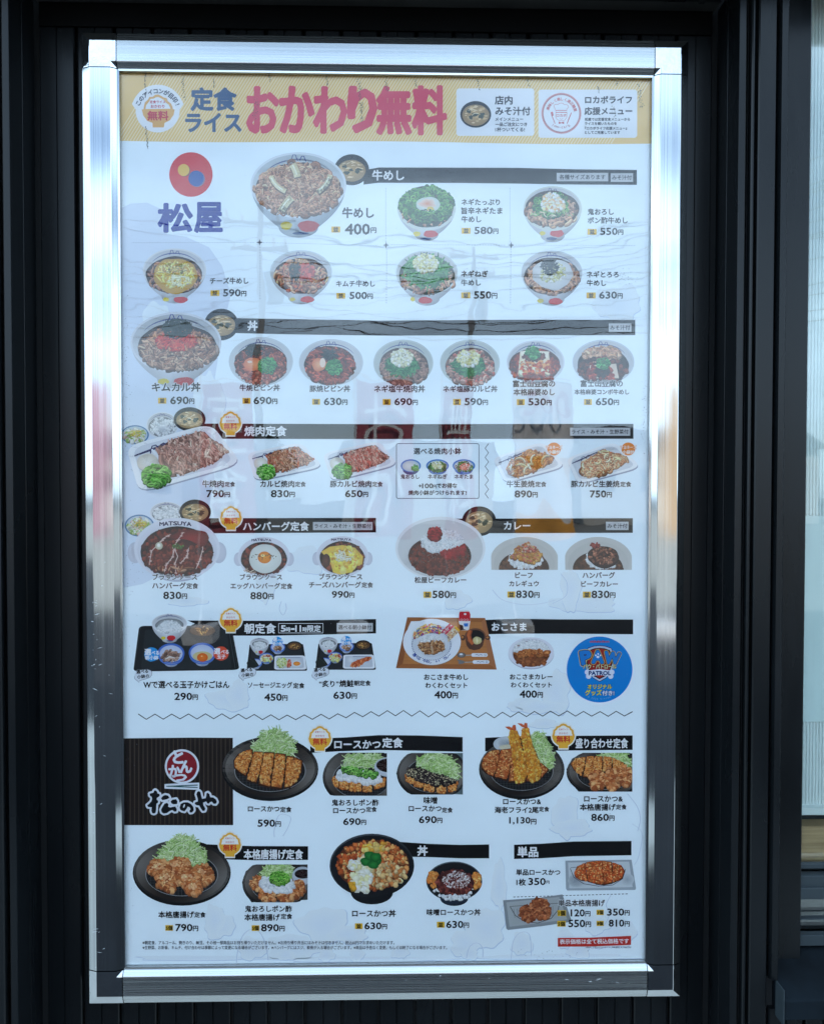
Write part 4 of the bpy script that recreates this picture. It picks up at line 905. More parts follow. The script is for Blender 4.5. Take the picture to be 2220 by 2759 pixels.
for cx, y, w_, e in ((405, 752, 96, 32), (949, 856, 60, 19), (1452, 853, 60, 19)):
    n = 7
    for i, ch in enumerate('MATSUYA'): x = cx+(i-3)*w_*.285*1.05; T(ch, x-e*.42, x+e*.42, y+((i-3)**2)*e*.016-2, h=e*.72, col=(40,34,80), d=.05, level=8.8, name='bowl_lettering')
reg('A6')
P = dish('beef curry on an oval plate', 57, 2.5)
P.ell(380, 884, 277, 195, (222,222,222), (236,237,238)); P.ell(380, 888, 262, 180, (228,226,224), (212,212,212)); P.ell(376, 930, 194, 124, (92,38,28), (70,28,22), wob=.015)
granules(P, (376, 935, 186, 114), 420, 8, [(118,50,36), (98,40,30), (134,60,44)], .85); rice = [(270,870),(262,835),(285,795),(330,772),(400,765),(470,775),(515,815),(522,870),(495,905),(420,912),(330,905),(290,890)]
P.fan(rice, (240,240,238), (214,212,210)); granules(P, rice, 420, 8, RICE+[(232,225,222)], .88, 1.4)
granules(P, [(380,905),(525,868),(520,915),(450,945),(400,940)], 60, 13, [(165,28,32), (140,24,26)], .8); granules(P, (345, 795, 40, 34), 80, 13, [(170,38,42), (145,28,32), (120,24,26)], .7); P.done()
miso(618, 718, 105, 92, 58, (.80, .74), lvl=1.5)
for cx, lb, sd in ((896, 'curry with simmered beef over rice', 59), (1351, 'curry with grilled hamburg steak over rice', 60)):
    P = dish(lb, sd, 2.5); P.clip = (cx-204, 800, cx+206, 1017); wx = 210
    P.poly([(cx-203,1017)]+[(cx+wx*math.cos(math.radians(a)), 960-146*math.sin(math.radians(a))) for a in range(180, -1, -6)]+[(cx+206,1017)], (206,202,196)); P.ell(cx, 985, 188, 140, (216,212,206), (200,196,190)); P.ell(cx-2, 1010, 155, 108, (96,58,38), (70,42,28))
    granules(P, (cx-2, 1005, 145, 95), 120, 12, [(100,60,40), (80,48,32), (118,76,50)], .9); 
    if sd == 59:
        m_ = [(800,950),(820,910),(870,890),(930,885),(985,910),(1006,950),(990,985),(930,1008),(860,1003),(812,980)]; P.fan(m_, (240,236,230), (215,208,200)); granules(P, m_, 200, 8, RICE, .88, 1.4)
        granules(P, [(812,940),(840,895),(880,868),(920,850),(960,880),(1000,925),(975,960),(940,985),(905,960),(850,955)], 230, 11, [(190,130,55), (205,150,75), (170,105,45), (195,105,85), (215,165,95)], .6); strips(P, (910, 885, 65, 26), 40, 26, 11, [(190,100,80), (165,80,62), (205,165,140)])
    else:
        m_ = [(1275,945),(1290,910),(1350,890),(1420,900),(1460,960),(1450,1000),(1380,1010),(1310,1000),(1280,975)]; P.fan(m_, (238,235,230), (210,205,198)); granules(P, m_, 160, 8, RICE, .88, 1.4)
        P.ell(1382, 938, 97, 68, (70,42,32), (50,32,26), a=.12, wob=.05); P.ell(1382, 930, 92, 58, (130,80,56), (75,46,36), a=.12, wob=.04); granules(P, (1380, 930, 84, 52), 200, 8, [(160,98,72), (120,70,50), (80,50,38), (178,118,90), (60,38,30)], .6); granules(P, (1330, 866, 28, 14), 24, 8, [(120,50,40), (150,60,50)])
    P.done()
# ---- row 6: breakfast sets
REG.update(M=(350,1650,.17867), N=(1060,1640,.16715), O=(1520,1700,.11527), Q=(340,1980,.17291), V=(660,1700,.21326))
def bluebowl(P, cx, cy, rx, ry, bh):
    cupbody(P, cx, cy, rx*.97, ry, bh, .5, (205,216,238), .8)
    P.stroke([(cx+rx*.90*math.cos(math.radians(q)), cy+bh*.18+ry*.86*math.sin(math.radians(q))) for q in range(5, 176, 10)], rx*.10, (78,120,202))
    P.ell(cx, cy, rx, ry, (88,135,210), (70,110,195)); P.ell(cx, cy+ry*.04, rx*.86, ry*.84, (215,222,236), (190,200,226))
reg('M'); P = dish('breakfast set on a black tray with egg and side dish', 61, 2.0)
def rpoly(c, k=.1, n=5):
    out = []
    for i in range(len(c)):
        p0, p1, p2 = c[i-1], c[i], c[(i+1) % len(c)]; a = (p1[0]+(p0[0]-p1[0])*k, p1[1]+(p0[1]-p1[1])*k); b_ = (p1[0]+(p2[0]-p1[0])*k, p1[1]+(p2[1]-p1[1])*k)
        for j in range(n+1): t = j/n; out.append(((1-t)**2*a[0]+2*t*(1-t)*p1[0]+t*t*b_[0], (1-t)**2*a[1]+2*t*(1-t)*p1[1]+t*t*b_[1]))
    return out
P.poly(rpoly([(140,205),(1530,200),(1655,870),(50,895)], .07), (24,27,29)); P.poly(rpoly([(230,260),(1455,250),(1540,850),(165,870)], .04), (36,41,44))
P.stroke([(160,230),(60,860)], 6, (52,60,62)); P.stroke([(1490,250),(1590,850)], 6, (70,80,84)); P.stroke([(1530,250),(1625,850)], 4, (60,70,74)); P.done()
P = Pic('soup_bowl_picture', 2.5); cupbody(P, 1095, 275, 208, 105, 172, .6, (24,30,36), .7); P.done(); miso(1095, 265, 212, 112, 62, (.90, .76), brown=True)
P = Pic('rice_bowl_picture', 2.8, seed=63); bowl(P, 598, 170, 270, 150, 292, (600, 200, 215, 108), (228,231,233), [(505,388,34,24),(622,388,64,42),(600,432,50,9)], True); granules(P, [(400,260),(430,200),(520,140),(620,125),(720,160),(800,235),(740,290),(600,310),(470,300)], 240, 15, RICE, .85, 1.4); P.done()
P = Pic('side_dish_picture', 2.9, seed=64); bluebowl(P, 622, 620, 202, 152, 205); strips(P, [(470,680),(540,590),(640,570),(740,600),(770,660),(700,735),(540,735)], 50, 130, 40, [(165,130,112), (140,105,90), (190,158,138), (110,82,70)], ang=-.4, spread=.7); P.stroke([(530,710),(600,670),(680,690)], 26, (225,215,205), taper=True); P.done()
P = Pic('raw_egg_picture', 2.9, seed=65); bluebowl(P, 1092, 610, 204, 150, 205); P.ell(1095, 665, 148, 76, (228,200,120), (205,195,150)); P.ell(1095, 682, 82, 66, (240,130,40), (220,95,30)); P.ell(1085, 662, 14, 9, (250,205,140)); P.done()
def sidebadge(cx, cy, r_, col, lines, sd):
    P = Pic('round_note', 8.4, seed=sd); P.ell(cx, cy, r_, r_*.95, col, wob=.04, n=48); P.done()
sidebadge(330, 636, 112, (40,155,225), 0, 1); sidebadge(1375, 622, 112, (222,82,52), 0, 2)
T('選', 225, 320, 598, col=WT, d=.04, level=9.5, name='note_text'); T('べる', 330, 440, 612, h=56, col=WT, d=.04, level=9.5, name='note_text'); T('朝小鉢', 232, 432, 684, col=WT, d=.035, level=9.5, name='note_text')
T('選', 1272, 1362, 585, col=WT, d=.04, level=9.5, name='note_text'); T('べる', 1375, 1490, 598, h=56, col=WT, d=.04, level=9.5, name='note_text'); T('玉子', 1315, 1442, 668, col=WT, d=.035, level=9.5, name='note_text')
def bubble(dx, dy, s=1.0):
    P = Pic('speech_bubble', 8.6); c_ = [(70,965),(68,985),(80,1010),(110,1030),(140,1060),(150,1030),(240,1005),(300,985),(330,950),(335,900),(310,875),(270,862)]
    c_ = [(dx+x*s, dy+y*s) for x, y in c_]; P.poly(c_+[(dx+170*s, dy+870*s), (dx+100*s, dy+890*s), (dx+75*s, dy+930*s)], (226,232,240)); P.stroke(c_, 6*s, (110,120,130)); P.done()
    T('選べる', dx+100*s, dx+275*s, dy+892*s, d=.04, level=9.4, name='note_text', rot=-.10, halo=.07, halocol=(230,235,242)); T('小鉢の', dx+112*s, dx+292*s, dy+966*s, d=.035, level=9.4, name='note_text', rot=-.10)
bubble(0, 0); bubble(1595, -10, 1.0) if False else None
reg('A7'); _s = .17867/.42651; ox, oy = (350-300)/.42651, (1650-1620)/.42651
bubble(ox+660, oy-2, _s*.98); bubble(ox+1122, oy-4, _s*.98)
reg('V')
for dx, dy, sd, lb in ((0, 0, 66, 'sausage and egg breakfast set on a black tray'), (868, -12, 67, 'grilled salmon breakfast set on a black tray')):
    P = dish(lb, sd, 2.2); P.poly(rpoly([(60+dx,170+dy),(735+dx,165+dy),(788+dx,505+dy),(20+dx,505+dy)], .04), (26,29,32)); P.poly([(90+dx,190+dy),(700+dx,185+dy),(745+dx,485+dy),(60+dx,490+dy)], (36,40,44)); P.done()
    P = Pic('rice_bowl_picture', 2.6, seed=sd); bowl(P, 185+dx, 155+dy, 120, 68, 155, (187+dx, 172+dy, 96, 48), (215,220,222), [(145+dx,268+dy,12,9),(200+dx,268+dy,28,21),(188+dx,292+dy,22,5)]); granules(P, [(100+dx,205+dy),(120+dx,160+dy),(180+dx,130+dy),(240+dx,150+dy),(275+dx,190+dy),(240+dx,225+dy),(150+dx,228+dy)], 150, 8, RICE, .85, 1.4); P.done()
    P = Pic('side_dish_picture', 2.7, seed=sd); bluebowl(P, 415+dx, 205+dy, 94, 58, 92); strips(P, (415+dx, 222+dy, 56, 34), 26, 46, 16, [(165,120,85), (140,95,65), (190,150,115)]); P.done()
    miso(625+dx, 192+dy, 98, 62, sd, (.86, .76), brown=True)
    P = Pic('pickle_bowl_picture', 2.8, seed=sd); bluebowl(P, 272+dx, 340+dy, 90, 62, 82); granules(P, (272+dx, 350+dy, 70, 46), 60, 14, [(215,205,120), (200,215,150), (238,232,200), (190,90,70)], .7); P.done()
    P = Pic('seaweed_picture', 2.8, seed=sd); bluebowl(P, 140+dx, 400+dy, 80, 48, 86); P.poly([(22+dx,405+dy),(60+dx,345+dy),(120+dx,350+dy),(180+dx,440+dy),(150+dx,458+dy),(110+dx,472+dy),(30+dx,440+dy)], (30,36,32)); P.stroke([(60+dx,350+dy),(120+dx,400+dy),(160+dx,450+dy)], 4, (55,64,58)); P.done()
    P = Pic('plate_picture', 2.8, seed=sd); P.fan(rpoly([(375+dx,315+dy),(758+dx,312+dy),(778+dx,490+dy),(370+dx,490+dy)], .12), (228,230,236), (240,241,245)); P.fan(rpoly([(398+dx,330+dy),(735+dx,328+dy),(750+dx,470+dy),(392+dx,472+dy)], .12), (214,217,224), (200,204,214))
    P.stroke([(450+dx,338+dy),(700+dx,340+dy)], 6, (60,65,120), taper=True)
    if sd == 66:
        granules(P, (470+dx, 405+dy, 70, 62), 130, 10, [(190,205,110), (220,228,160), (160,190,85), (235,235,195)], .7); strips(P, (558+dx, 410+dy, 26, 52), 16, 70, 22, [(205,95,70), (225,120,95)], ang=1.5, spread=.3); P.ell(655+dx, 415+dy, 68, 45, (232,236,238), (214,219,224), wob=.05); P.ell(655+dx, 414+dy, 44, 27, (245,165,70), (228,130,45))
    else:
        P.ell(470+dx, 380+dy, 52, 48, (232,234,238), (205,208,216)); pl = [(460+dx,455+dy),(485+dx,415+dy),(560+dx,380+dy),(660+dx,345+dy),(722+dx,338+dy),(728+dx,370+dy),(650+dx,405+dy),(590+dx,450+dy),(510+dx,470+dy)]; P.fan(pl, (222,110,60), (165,68,38)); granules(P, pl, 110, 9, [(225,115,65), (205,95,50), (238,145,90), (165,70,42)], .75)
    P.done()
    P = Pic('round_note', 8.4, seed=sd); P.ell(412+dx, 132+dy, 66, 56, (40,155,225), wob=.04); P.done()
    T('選', 352+dx, 405+dx, 108+dy, col=WT, d=.04, level=9.5, name='note_text'); T('べる', 412+dx, 474+dx, 118+dy, h=28, col=WT, d=.04, level=9.5, name='note_text'); T('朝小鉢', 352+dx, 468+dx, 160+dy, col=WT, d=.03, level=9.5, name='note_text')
# children's set
reg('N'); P = dish("children's beef bowl set on a wooden tray", 70, 2.0)
W1, W2, W3 = (160,98,52), (190,122,66), (120,70,38)
P.poly([(222,140),(1478,152),(1665,985),(40,962)], W1); P.poly([(222,140),(285,205),(150,890),(40,962)], (150,88,48)); P.poly([(1478,152),(1420,215),(1560,905),(1665,985)], (175,112,72)); P.poly([(40,962),(150,890),(1560,905),(1665,985)], (165,100,54)); P.poly([(285,205),(1420,215),(1560,905),(150,890)], W2)
for i in range(26): y = 220+i*26; P.stroke([(285-(y-205)*.19, y),(800, y+P.r.uniform(-6,6)),(1425+(y-215)*.2, y+P.r.uniform(-8,8))], P.r.uniform(3, 9), mul(W2, P.r.uniform(.86, 1.08)))
P.poly([(285,205),(480,200),(200,420),(240,300)], (235,236,238)); P.ell(620, 545, 468, 378, (196,202,214), (160,120,90)); P.ell(620, 538, 465, 372, (226,231,240), (238,240,245)); P.ell(615, 530, 330, 290, (216,221,230), (224,228,236))
granules(P, [(330,470),(340,380),(480,280),(620,255),(750,280),(790,370),(700,420),(500,410),(400,470)], 170, 24, [(225,175,60), (150,80,150), (225,120,90), (245,225,190), (90,110,150), (200,60,110), (240,200,110)], .8)
P.poly([(770,370),(900,240),(975,285),(850,420)], (225,170,170)); granules(P, [(780,370),(900,250),(965,285),(850,410)], 50, 14, [(215,60,80), (240,230,230), (200,90,110)], .9); P.poly([(860,410),(990,280),(1065,370),(880,545)], (228,205,165)); P.poly([(975,285),(1000,275),(1070,350),(1040,390)], (238,180,50)); granules(P, [(870,430),(980,310),(1040,370),(890,520)], 40, 13, [(215,170,120), (240,225,200), (190,140,110)], .9)
for i in range(56): a = 2*math.pi*i/56; P.ell(612+312*math.cos(a), 585+245*math.sin(a), 8, 8, (58,70,125), n=8)
P.ell(620, 590, 255, 190, (205,208,216), (214,217,224)); P.ell(620, 575, 250, 176, (236,238,242), (222,224,230)); P.ell(615, 585, 220, 150, (200,190,180)); granules(P, (610, 520, 195, 85), 240, 15, RICE, .85, 1.3); strips(P, [(395,580),(420,545),(560,545),(660,515),(790,530),(828,600),(790,680),(640,735),(500,715),(410,660)], 110, 96, 38, [(150,100,62), (175,122,80), (120,78,48), (195,150,105)], curl=2.2); P.stroke([(610,600),(625,660),(635,725)], 36, (195,160,125)); P.done()
arc('選べる 牛めし or カレー', 620, 490, 392, 368, 136, 44, 58, (40,70,150), d=.03, inward=True, name='plate_lettering')
P = Pic('stew_pot_picture', 2.6, seed=71); P.ell(1120, 470, 40, 45, (95,58,40)); P.ell(1520, 470, 42, 36, (95,58,42)); P.ell(1515, 465, 22, 16, W2); P.ell(1110, 460, 22, 22, W2)
P.poly([(1150,440),(1480,440),(1440,600),(1390,655),(1300,672),(1220,650),(1175,590)], (88,55,42)); P.ell(1318, 445, 168, 128, (115,74,56)); P.ell(1322, 455, 145, 110, (28,26,26)); pt = [(1240,350),(1215,430),(1235,510),(1290,570)]; P.stroke(pt, 72, (150,72,38)); P.stroke([(p[0]-8, p[1]) for p in pt], 44, (200,105,55)); P.ell(1350, 515, 72, 62, (235,225,170), (200,185,130), wob=.06); P.stroke([(1340,470),(1350,515),(1345,560)], 8, (248,244,215)); P.done()
P = Pic('drink_carton_picture', 2.7); P.poly([(1070,30),(1215,26),(1240,90),(1238,210),(1215,350),(1080,350),(1052,200),(1056,90)], (232,232,232)); P.poly([(1068,50),(1222,48),(1240,95),(1236,200),(1180,205),(1056,200),(1058,90)], (205,35,50)); P.ell(1155, 88, 20, 16, (245,240,240))
for x in (1095, 1143, 1190): P.ring(x, 182, 20, 18, 6, (245,220,225), 14)
P.poly([(1062,255),(1120,270),(1130,330),(1180,340),(1078,350)], (70,45,38)); P.poly([(1130,240),(1205,235),(1200,290),(1140,290)], (50,120,205)); P.done()
P = Pic('cutlery_picture', 2.7)
for y, k in ((748, 0), (860, 1)):
    P.stroke([(1150,y+8),(1280,y)], 18, (170,160,150)); P.ell(1095, y+2, 70, 42, (150,150,152), (95,85,80)) if k == 0 else P.poly([(1030,y-40),(1120,y-22),(1160,y),(1120,y+30),(1040,y+38),(1060,y+15),(1035,y+5),(1060,y-8),(1030,y-18)], (125,120,118))
    if k == 0: P.ell(1090, y-12, 28, 14, (235,235,238))
    P.poly(rrect(1255+k*22, y-28, 1518+k*28, y+30, 28), (236,238,243)); P.stroke([(1320+k*24,y),(1345+k*24,y-8),(1370+k*24,y+5),(1400+k*24,y-4),(1440+k*24,y+3)], 8, (40,60,110)); P.ring(1478+k*24, y, 18, 18, 5, (60,65,80), 14)
P.done()
reg('A8'); P = dish("children's curry on an oval plate", 72, 2.5); P.ell(938, 324, 141, 96, (196,198,208), (186,190,204)); P.ell(938, 318, 141, 96, (222,220,228), (230,230,238)); P.ell(938, 318, 118, 86, (206,204,212)); P.ell(938, 325, 112, 80, (150,90,52), (120,66,38))
granules(P, [(832,300),(845,265),(890,242),(940,238),(1000,250),(1040,285),(1045,310),(940,320),(840,310)], 260, 8, RICE, .85, 1.3); granules(P, [(830,310),(940,298),(1046,308),(1040,335),(940,345),(835,338)], 120, 10, [(175,105,55), (150,82,42), (200,130,75)], .6); granules(P, (938, 372, 90, 24), 60, 9, [(150,88,50), (130,72,40)], .9); P.done()
reg('O'); P = Pic('round_blue_badge', 2.0); P.ell(826, 905, 768, 772, (0,132,212), n=72); P.done()
P = Pic('shield_emblem', 2.5)
sh = [(545,400),(690,350),(826,338),(960,350),(1105,400),(1130,470),(1200,520),(1180,760),(1100,980),(980,1110),(826,1195),(670,1110),(540,960),(470,760),(500,560),(550,500)]
P.poly(sh, (30,50,110)); P.poly([(826+(x-826)*.96, 760+(y-760)*.96) for x, y in sh], (190,205,225)); P.poly([(826+(x-826)*.86, 760+(y-760)*.86) for x, y in sh], (50,18,22)); P.poly([(826+(x-826)*.78, 740+(y-740)*.80) for x, y in sh], (165,35,32)); P.done()
def outl(s, x0, x1, yc, h, c, oc, ow, d, rot=0, lv=8.8, nm='badge_lettering'): T(s, x0, x1, yc, h=h, col=oc, d=ow, level=lv-.6, name=nm, rot=rot, k=12); T(s, x0, x1, yc, h=h, col=c, d=d, level=lv+.3, name=nm, rot=rot, k=8)
for ch, x0, x1, yc, h, ro in (('P', 395, 615, 625, 290, -.18), ('A', 660, 905, 610, 270, 0), ('W', 950, 1290, 640, 260, .12)): T(ch, x0, x1, yc, h=h, col=(222,205,110), d=.13, level=7.6, name='badge_lettering', rot=ro, k=14); T(ch, x0, x1, yc, h=h, col=(20,40,90), d=.10, level=8.2, name='badge_lettering', rot=ro, k=14); T(ch, x0, x1, yc, h=h, col=(28,125,205), d=.065, level=8.9, name='badge_lettering', rot=ro, k=10)
P = Pic('paw_print', 10.0)
P.ell(785, 610, 34, 28, (240,245,250)); [P.ell(x, y, 17, 20, (240,245,250)) for x, y in ((735,572),(790,540),(845,572))]; P.done()
outl('パウ・パトロール', 445, 1215, 832, 105, (222,214,150), (25,30,70), .11, .04, lv=10.2)
P = Pic('bone_emblem', 9.9); P.poly([(560,925),(826,895),(1090,925),(1090,1060),(826,1035),(560,1060)], (225,232,245)); [P.ell(x, y, 62, 62, (225,232,245)) for x, y in ((540,965),(568,1060),(1110,965),(1085,1060))]; P.done()
T('PATROL', 575, 1085, 988, h=92, col=(20,60,120), d=.05, level=10.8, name='badge_lettering')
outl('オリジナル', 550, 1110, 1305, 100, (235,225,60), (10,60,120), .10, .035); outl('グッズ', 490, 870, 1445, 130, (235,225,60), (10,60,120), .08, .035); outl('付き!', 890, 1165, 1455, 110, (235,240,248), (10,60,120), .10, .03)
T('nickelodeon', 600, 1050, 248, h=50, col=(185,70,80), d=.05, level=4, name='badge_lettering'); 
arc('© 2024 Viacom', 826, 905, 690, 690, 112, 70, 62, (110,175,225), d=.012, inward=True, name='badge_lettering')

# ---- row 7
reg('S'); 
reg('Q'); P = Pic('brown_logo_panel', 1.0); P.poly([(-90,62),(0,58),(700,50),(1000,46),(1662,50),(1668,1412),(1000,1414),(0,1412),(-90,1412)], (34,24,20)); P.done()
P = Pic('panel_stripes', 1.2)
for i in range(25): x = 52+i*67.5-40+40; P.poly([(x, 56),(x+20, 56),(x+22, 1408),(x+2, 1408)], (62,50,40)) if x < 1640 else None
P.done()
P = Pic('round_logo', 1.6); WB = (232,236,244)
P.ell(870, 497, 268, 268, WB, n=56); P.ell(870, 497, 236, 236, (142,32,42), n=56); P.poly(rpoly([(598,770),(1140,748),(1140,862),(598,842)], .06), WB); P.poly([(625,798),(1115,778),(1115,795),(850,803),(1115,818),(1115,832),(625,812)], (24,86,84)); P.done()
T('と', 735, 885, 350, h=190, col=WB, d=.05, level=3, name='logo_lettering', k=8); T('ん', 845, 1025, 500, h=185, col=WB, d=.05, level=3, name='logo_lettering', k=8); T('か', 668, 840, 570, h=180, col=WB, d=.05, level=3, name='logo_lettering', k=8); T('つ', 720, 940, 672, h=100, col=WB, d=.06, level=3, name='logo_lettering', k=8)
# brush lettering drawn stroke by stroke, white round black
BR = [[(455,865),(480,885),(490,915),(520,925),(525,955),(500,975),(480,985),(478,1015),(500,1030),(498,1060),(475,1075),(470,1110),(468,1170),(460,1215),(435,1230),(405,1220),(395,1185),(400,1130),(375,1130),(340,1125),(330,1100),(360,1075),(395,1040),(405,1000),(400,970),(370,950),(368,920),(400,910),(425,905),(438,875)],
      [(545,990),(575,955),(610,940),(655,950),(675,985),(640,1005),(600,1015),(560,1020)], [(695,1040),(720,1015),(780,1005),(800,1040),(795,1080),(740,1085),(705,1070)],
      [(600,1075),(640,1062),(660,1085),(655,1125),(690,1135),(730,1125),(765,1120),(790,1160),(785,1195),(755,1200),(720,1175),(680,1190),(640,1220),(590,1230),(555,1210),(545,1170),(570,1120)],
      [(835,1130),(850,1080),(900,1055),(960,1055),(1010,1080),(1050,1130),(1055,1180),(1030,1210),(1000,1215),(985,1190),(1005,1160),(990,1130),(960,1120),(940,1160),(910,1195),(870,1185),(840,1165)],
      [(1110,890),(1140,880),(1160,900),(1172,960),(1185,1000),(1240,990),(1250,950),(1252,915),(1275,905),(1300,930),(1310,975),(1360,980),(1400,1010),(1415,1050),(1395,1080),(1360,1075),(1340,1045),(1310,1050),(1290,1075),(1265,1070),(1250,1040),(1200,1060),(1205,1100),(1235,1150),(1225,1185),(1195,1190),(1165,1150),(1140,1105),(1100,1100),(1070,1080),(1075,1055),(1120,1040),(1115,990),(1095,930)]]
P = Pic('logo_outline', 1.9)
for q_ in BR:
    P.poly(q_, WB); n_ = len(q_)
    for i in range(n_): P.stroke([q_[i], q_[(i+1) % n_]], 60, WB); P.ell(q_[i][0], q_[i][1], 30, 30, WB, n=14)
P.done(); P = Pic('logo_lettering', 7.8)
for q_ in BR: P.poly(q_, (8,14,20))
P.ell(903, 1112, 12, 30, WB, a=.35); P.done()
def dplate(P, cx, cy, rx, ry, seed=1, ring=True):
    P.ell(cx, cy+ry*.03, rx, ry, (30,28,28), (14,14,15)); n = 40
    P.ell(cx, cy-ry*.02, rx*.985, ry*.96, (44,42,42), [mixc((92,88,84), (30,26,24), .5+.5*math.cos(2*math.pi*i/n*2+2.2)) for i in range(n)], n)
    P.ell(cx, cy, rx*.93, ry*.88, (40,38,38), [mixc((118,112,106), (38,28,22), .5+.5*math.cos(2*math.pi*i/n*2+2.6)) for i in range(n)], n); P.ell(cx, cy+ry*.1, rx*.72, ry*.68, (20,20,21), (30,29,30))
    if ring:
        P.ring(cx, cy+ry*.08, rx*.74, ry*.66, rx*.012, (170,170,172), 40)
        for i in range(-9, 10): x = cx+i*rx*.07; h_ = ry*.64*math.sqrt(max(0, 1-(i*.07/.74)**2)); P.stroke([(x, cy+ry*.08), (x, cy+ry*.08+h_)], rx*.006, (78,78,80))
        for j in range(1, 7): y = cy+ry*(.1+j*.08); w_ = rx*.7*math.sqrt(max(0, 1-((y-cy-ry*.08)/(ry*.66))**2)); P.stroke([(cx-w_, y), (cx+w_, y)], rx*.005, (72,72,74))
def mound(P, pts, n, L, w): P.poly(pts, (150,185,100)); shred(P, pts, n, L, w)
def cutlet(P, pieces, sz, n=70, pal=KATSU):
    for pc in pieces:
        mx_, my_ = sum(p[0] for p in pc)/len(pc), sum(p[1] for p in pc)/len(pc); inn = [(mx_+(x-mx_)*.86, my_+(y-my_)*.9) for x, y in pc]
        P.poly([(mx_+(x-mx_)*1.08+sz*.1, my_+(y-my_)*1.06+sz*.3) for x, y in pc], (58,30,16)); P.fan([(mx_+(x-mx_)*.97+P.r.uniform(-1.5,1.5), my_+(y-my_)*.98+P.r.uniform(-1.5,1.5)) for x, y in pc], (210,128,62), (176,98,44))
        granules(P, inn, int(n*1.7), sz*.6, pal, .83); granules(P, inn, n//3, sz*.36, [(232,165,98), (240,182,120)], 1); granules(P, inn, n//5, sz*.4, [(150,80,36)], 1)
reg('B1'); P = dish('sliced pork cutlet set with shredded cabbage', 81, 3.5); P.reg = CUR[0]; dplate(P, 1003, 352, 305, 203)
mound(P, [(885,235),(925,190),(955,140),(1000,108),(1050,105),(1100,135),(1140,180),(1160,240),(1150,285),(1000,275),(900,262)], 360, 75, 5)
cutlet(P, [[(775,300),(800,262),(855,238),(888,232),(892,270),(868,340),(850,400),(810,378),(778,345)], [(900,248),(958,250),(952,310),(930,400),(915,445),(856,425),(870,370),(888,300)], [(965,252),(1030,255),(1022,330),(1005,400),(1000,470),(930,452),(938,390),(955,310)], [(1038,258),(1100,265),(1098,340),(1088,420),(1075,480),(1008,470),(1016,400),(1030,320)], [(1108,275),(1150,280),(1205,305),(1198,370),(1175,430),(1130,470),(1092,475),(1098,400)]], 12, 120); P.done()
P = Pic('dipping', 1) if False else None
def lim(P, x0, y0, x1, y1): P.clip = (x0, y0, x1, y1)
P = dish('pork cutlet with grated radish and ponzu', 82, 3.5); lim(P, 1200, 255, 1741, 527); P.poly([(1420,270),(1500,262),(1741,258),(1741,510),(1425,525),(1360,470),(1335,400),(1370,320)], (42,40,38)); dplate(P, 1580, 405, 245, 190)
mound(P, [(1470,300),(1490,266),(1700,262),(1710,300),(1690,350),(1460,345)], 190, 60, 5)
P.ell(1752, 345, 92, 62, (232,234,240), (190,195,205)); P.ell(1752, 335, 78, 44, (60,36,30), (30,20,18))
cutlet(P, [[(1395,410),(1430,395),(1440,440),(1432,480),(1400,450)], [(1438,415),(1500,420),(1500,480),(1490,492),(1436,480)], [(1508,430),(1578,430),(1580,500),(1500,495)], [(1590,440),(1640,440),(1645,500),(1588,502)], [(1650,430),(1735,410),(1730,460),(1660,490)]], 11, 50)
granules(P, [(1425,395),(1450,362),(1560,372),(1690,395),(1710,425),(1640,452),(1540,436),(1430,418)], 220, 12, [(240,243,246), (225,230,234), (248,249,250)], .82); rings(P, [(1460,352),(1500,345),(1680,385),(1670,408),(1540,392),(1462,378)], 130, 14, [(120,190,80), (90,165,60), (160,215,110)], .4); P.done()
reg('B2'); P = dish('pork cutlet with dark miso sauce', 83, 3.5); lim(P, 105, 250, 518, 506); P.poly([(215,252),(518,250),(518,506),(190,492),(125,430),(108,375),(135,300)], (96,112,114)); dplate(P, 330, 372, 218, 165)
mound(P, [(230,310),(270,262),(330,252),(420,262),(470,300),(492,360),(480,418),(400,380),(260,345)], 260, 60, 5)
cutlet(P, [[(160,380),(215,395),(215,440),(165,420)], [(218,405),(275,418),(272,462),(216,450)], [(280,430),(348,440),(342,490),(276,480)], [(355,440),(415,445),(412,496),(356,492)], [(422,440),(490,420),(475,475),(430,492)]], 11, 55)
pl = [(175,350),(240,340),(380,385),(480,415),(478,438),(400,448),(330,445),(215,405),(170,385)]; P.poly(pl, (40,30,30)); granules(P, pl, 110, 11, [(50,38,38), (35,27,28), (72,60,56)], .7); granules(P, pl, 150, 4, [(190,175,140), (150,140,115)], 1); P.done()
P = dish('pork cutlet and two fried prawns set', 84, 4.2); dplate(P, 880, 345, 263, 185)
P.ell(790, 195, 84, 48, (224,228,232), (196,202,208)); P.ell(790, 190, 66, 34, (150,160,165), (210,215,220)); P.ell(790, 214, 50, 16, (238,230,200))
mound(P, [(930,150),(960,115),(1000,130),(1050,200),(1075,270),(1060,345),(1000,350),(950,280)], 230, 60, 5)
cutlet(P, [[(632,320),(650,270),(690,235),(742,228),(735,300),(718,350),(708,395),(660,370),(635,345)], [(750,230),(822,222),(815,300),(800,380),(785,415),(715,395),(730,320)], [(828,240),(900,240),(900,330),(880,420),(800,425),(808,350)], [(905,300),(1000,310),(1045,350),(1000,400),(910,420)]], 13, 130, [(205,115,62), (180,92,45), (220,142,82), (155,75,36)])
PR = [(235,165,60), (225,145,45), (245,190,95), (205,120,40)]
for a in ([(808,105),(850,110),(875,200),(905,290),(918,370),(895,425),(850,438),(835,405),(832,330),(815,220),(800,150)], [(882,98),(918,92),(938,180),(975,270),(1000,350),(992,405),(945,430),(918,400),(912,320),(890,220),(876,150)]):
    P.poly([(x+6, y+7) for x, y in a], (90,48,18)); P.poly(a, (230,155,62)); granules(P, a, 260, 7, PR, .84)
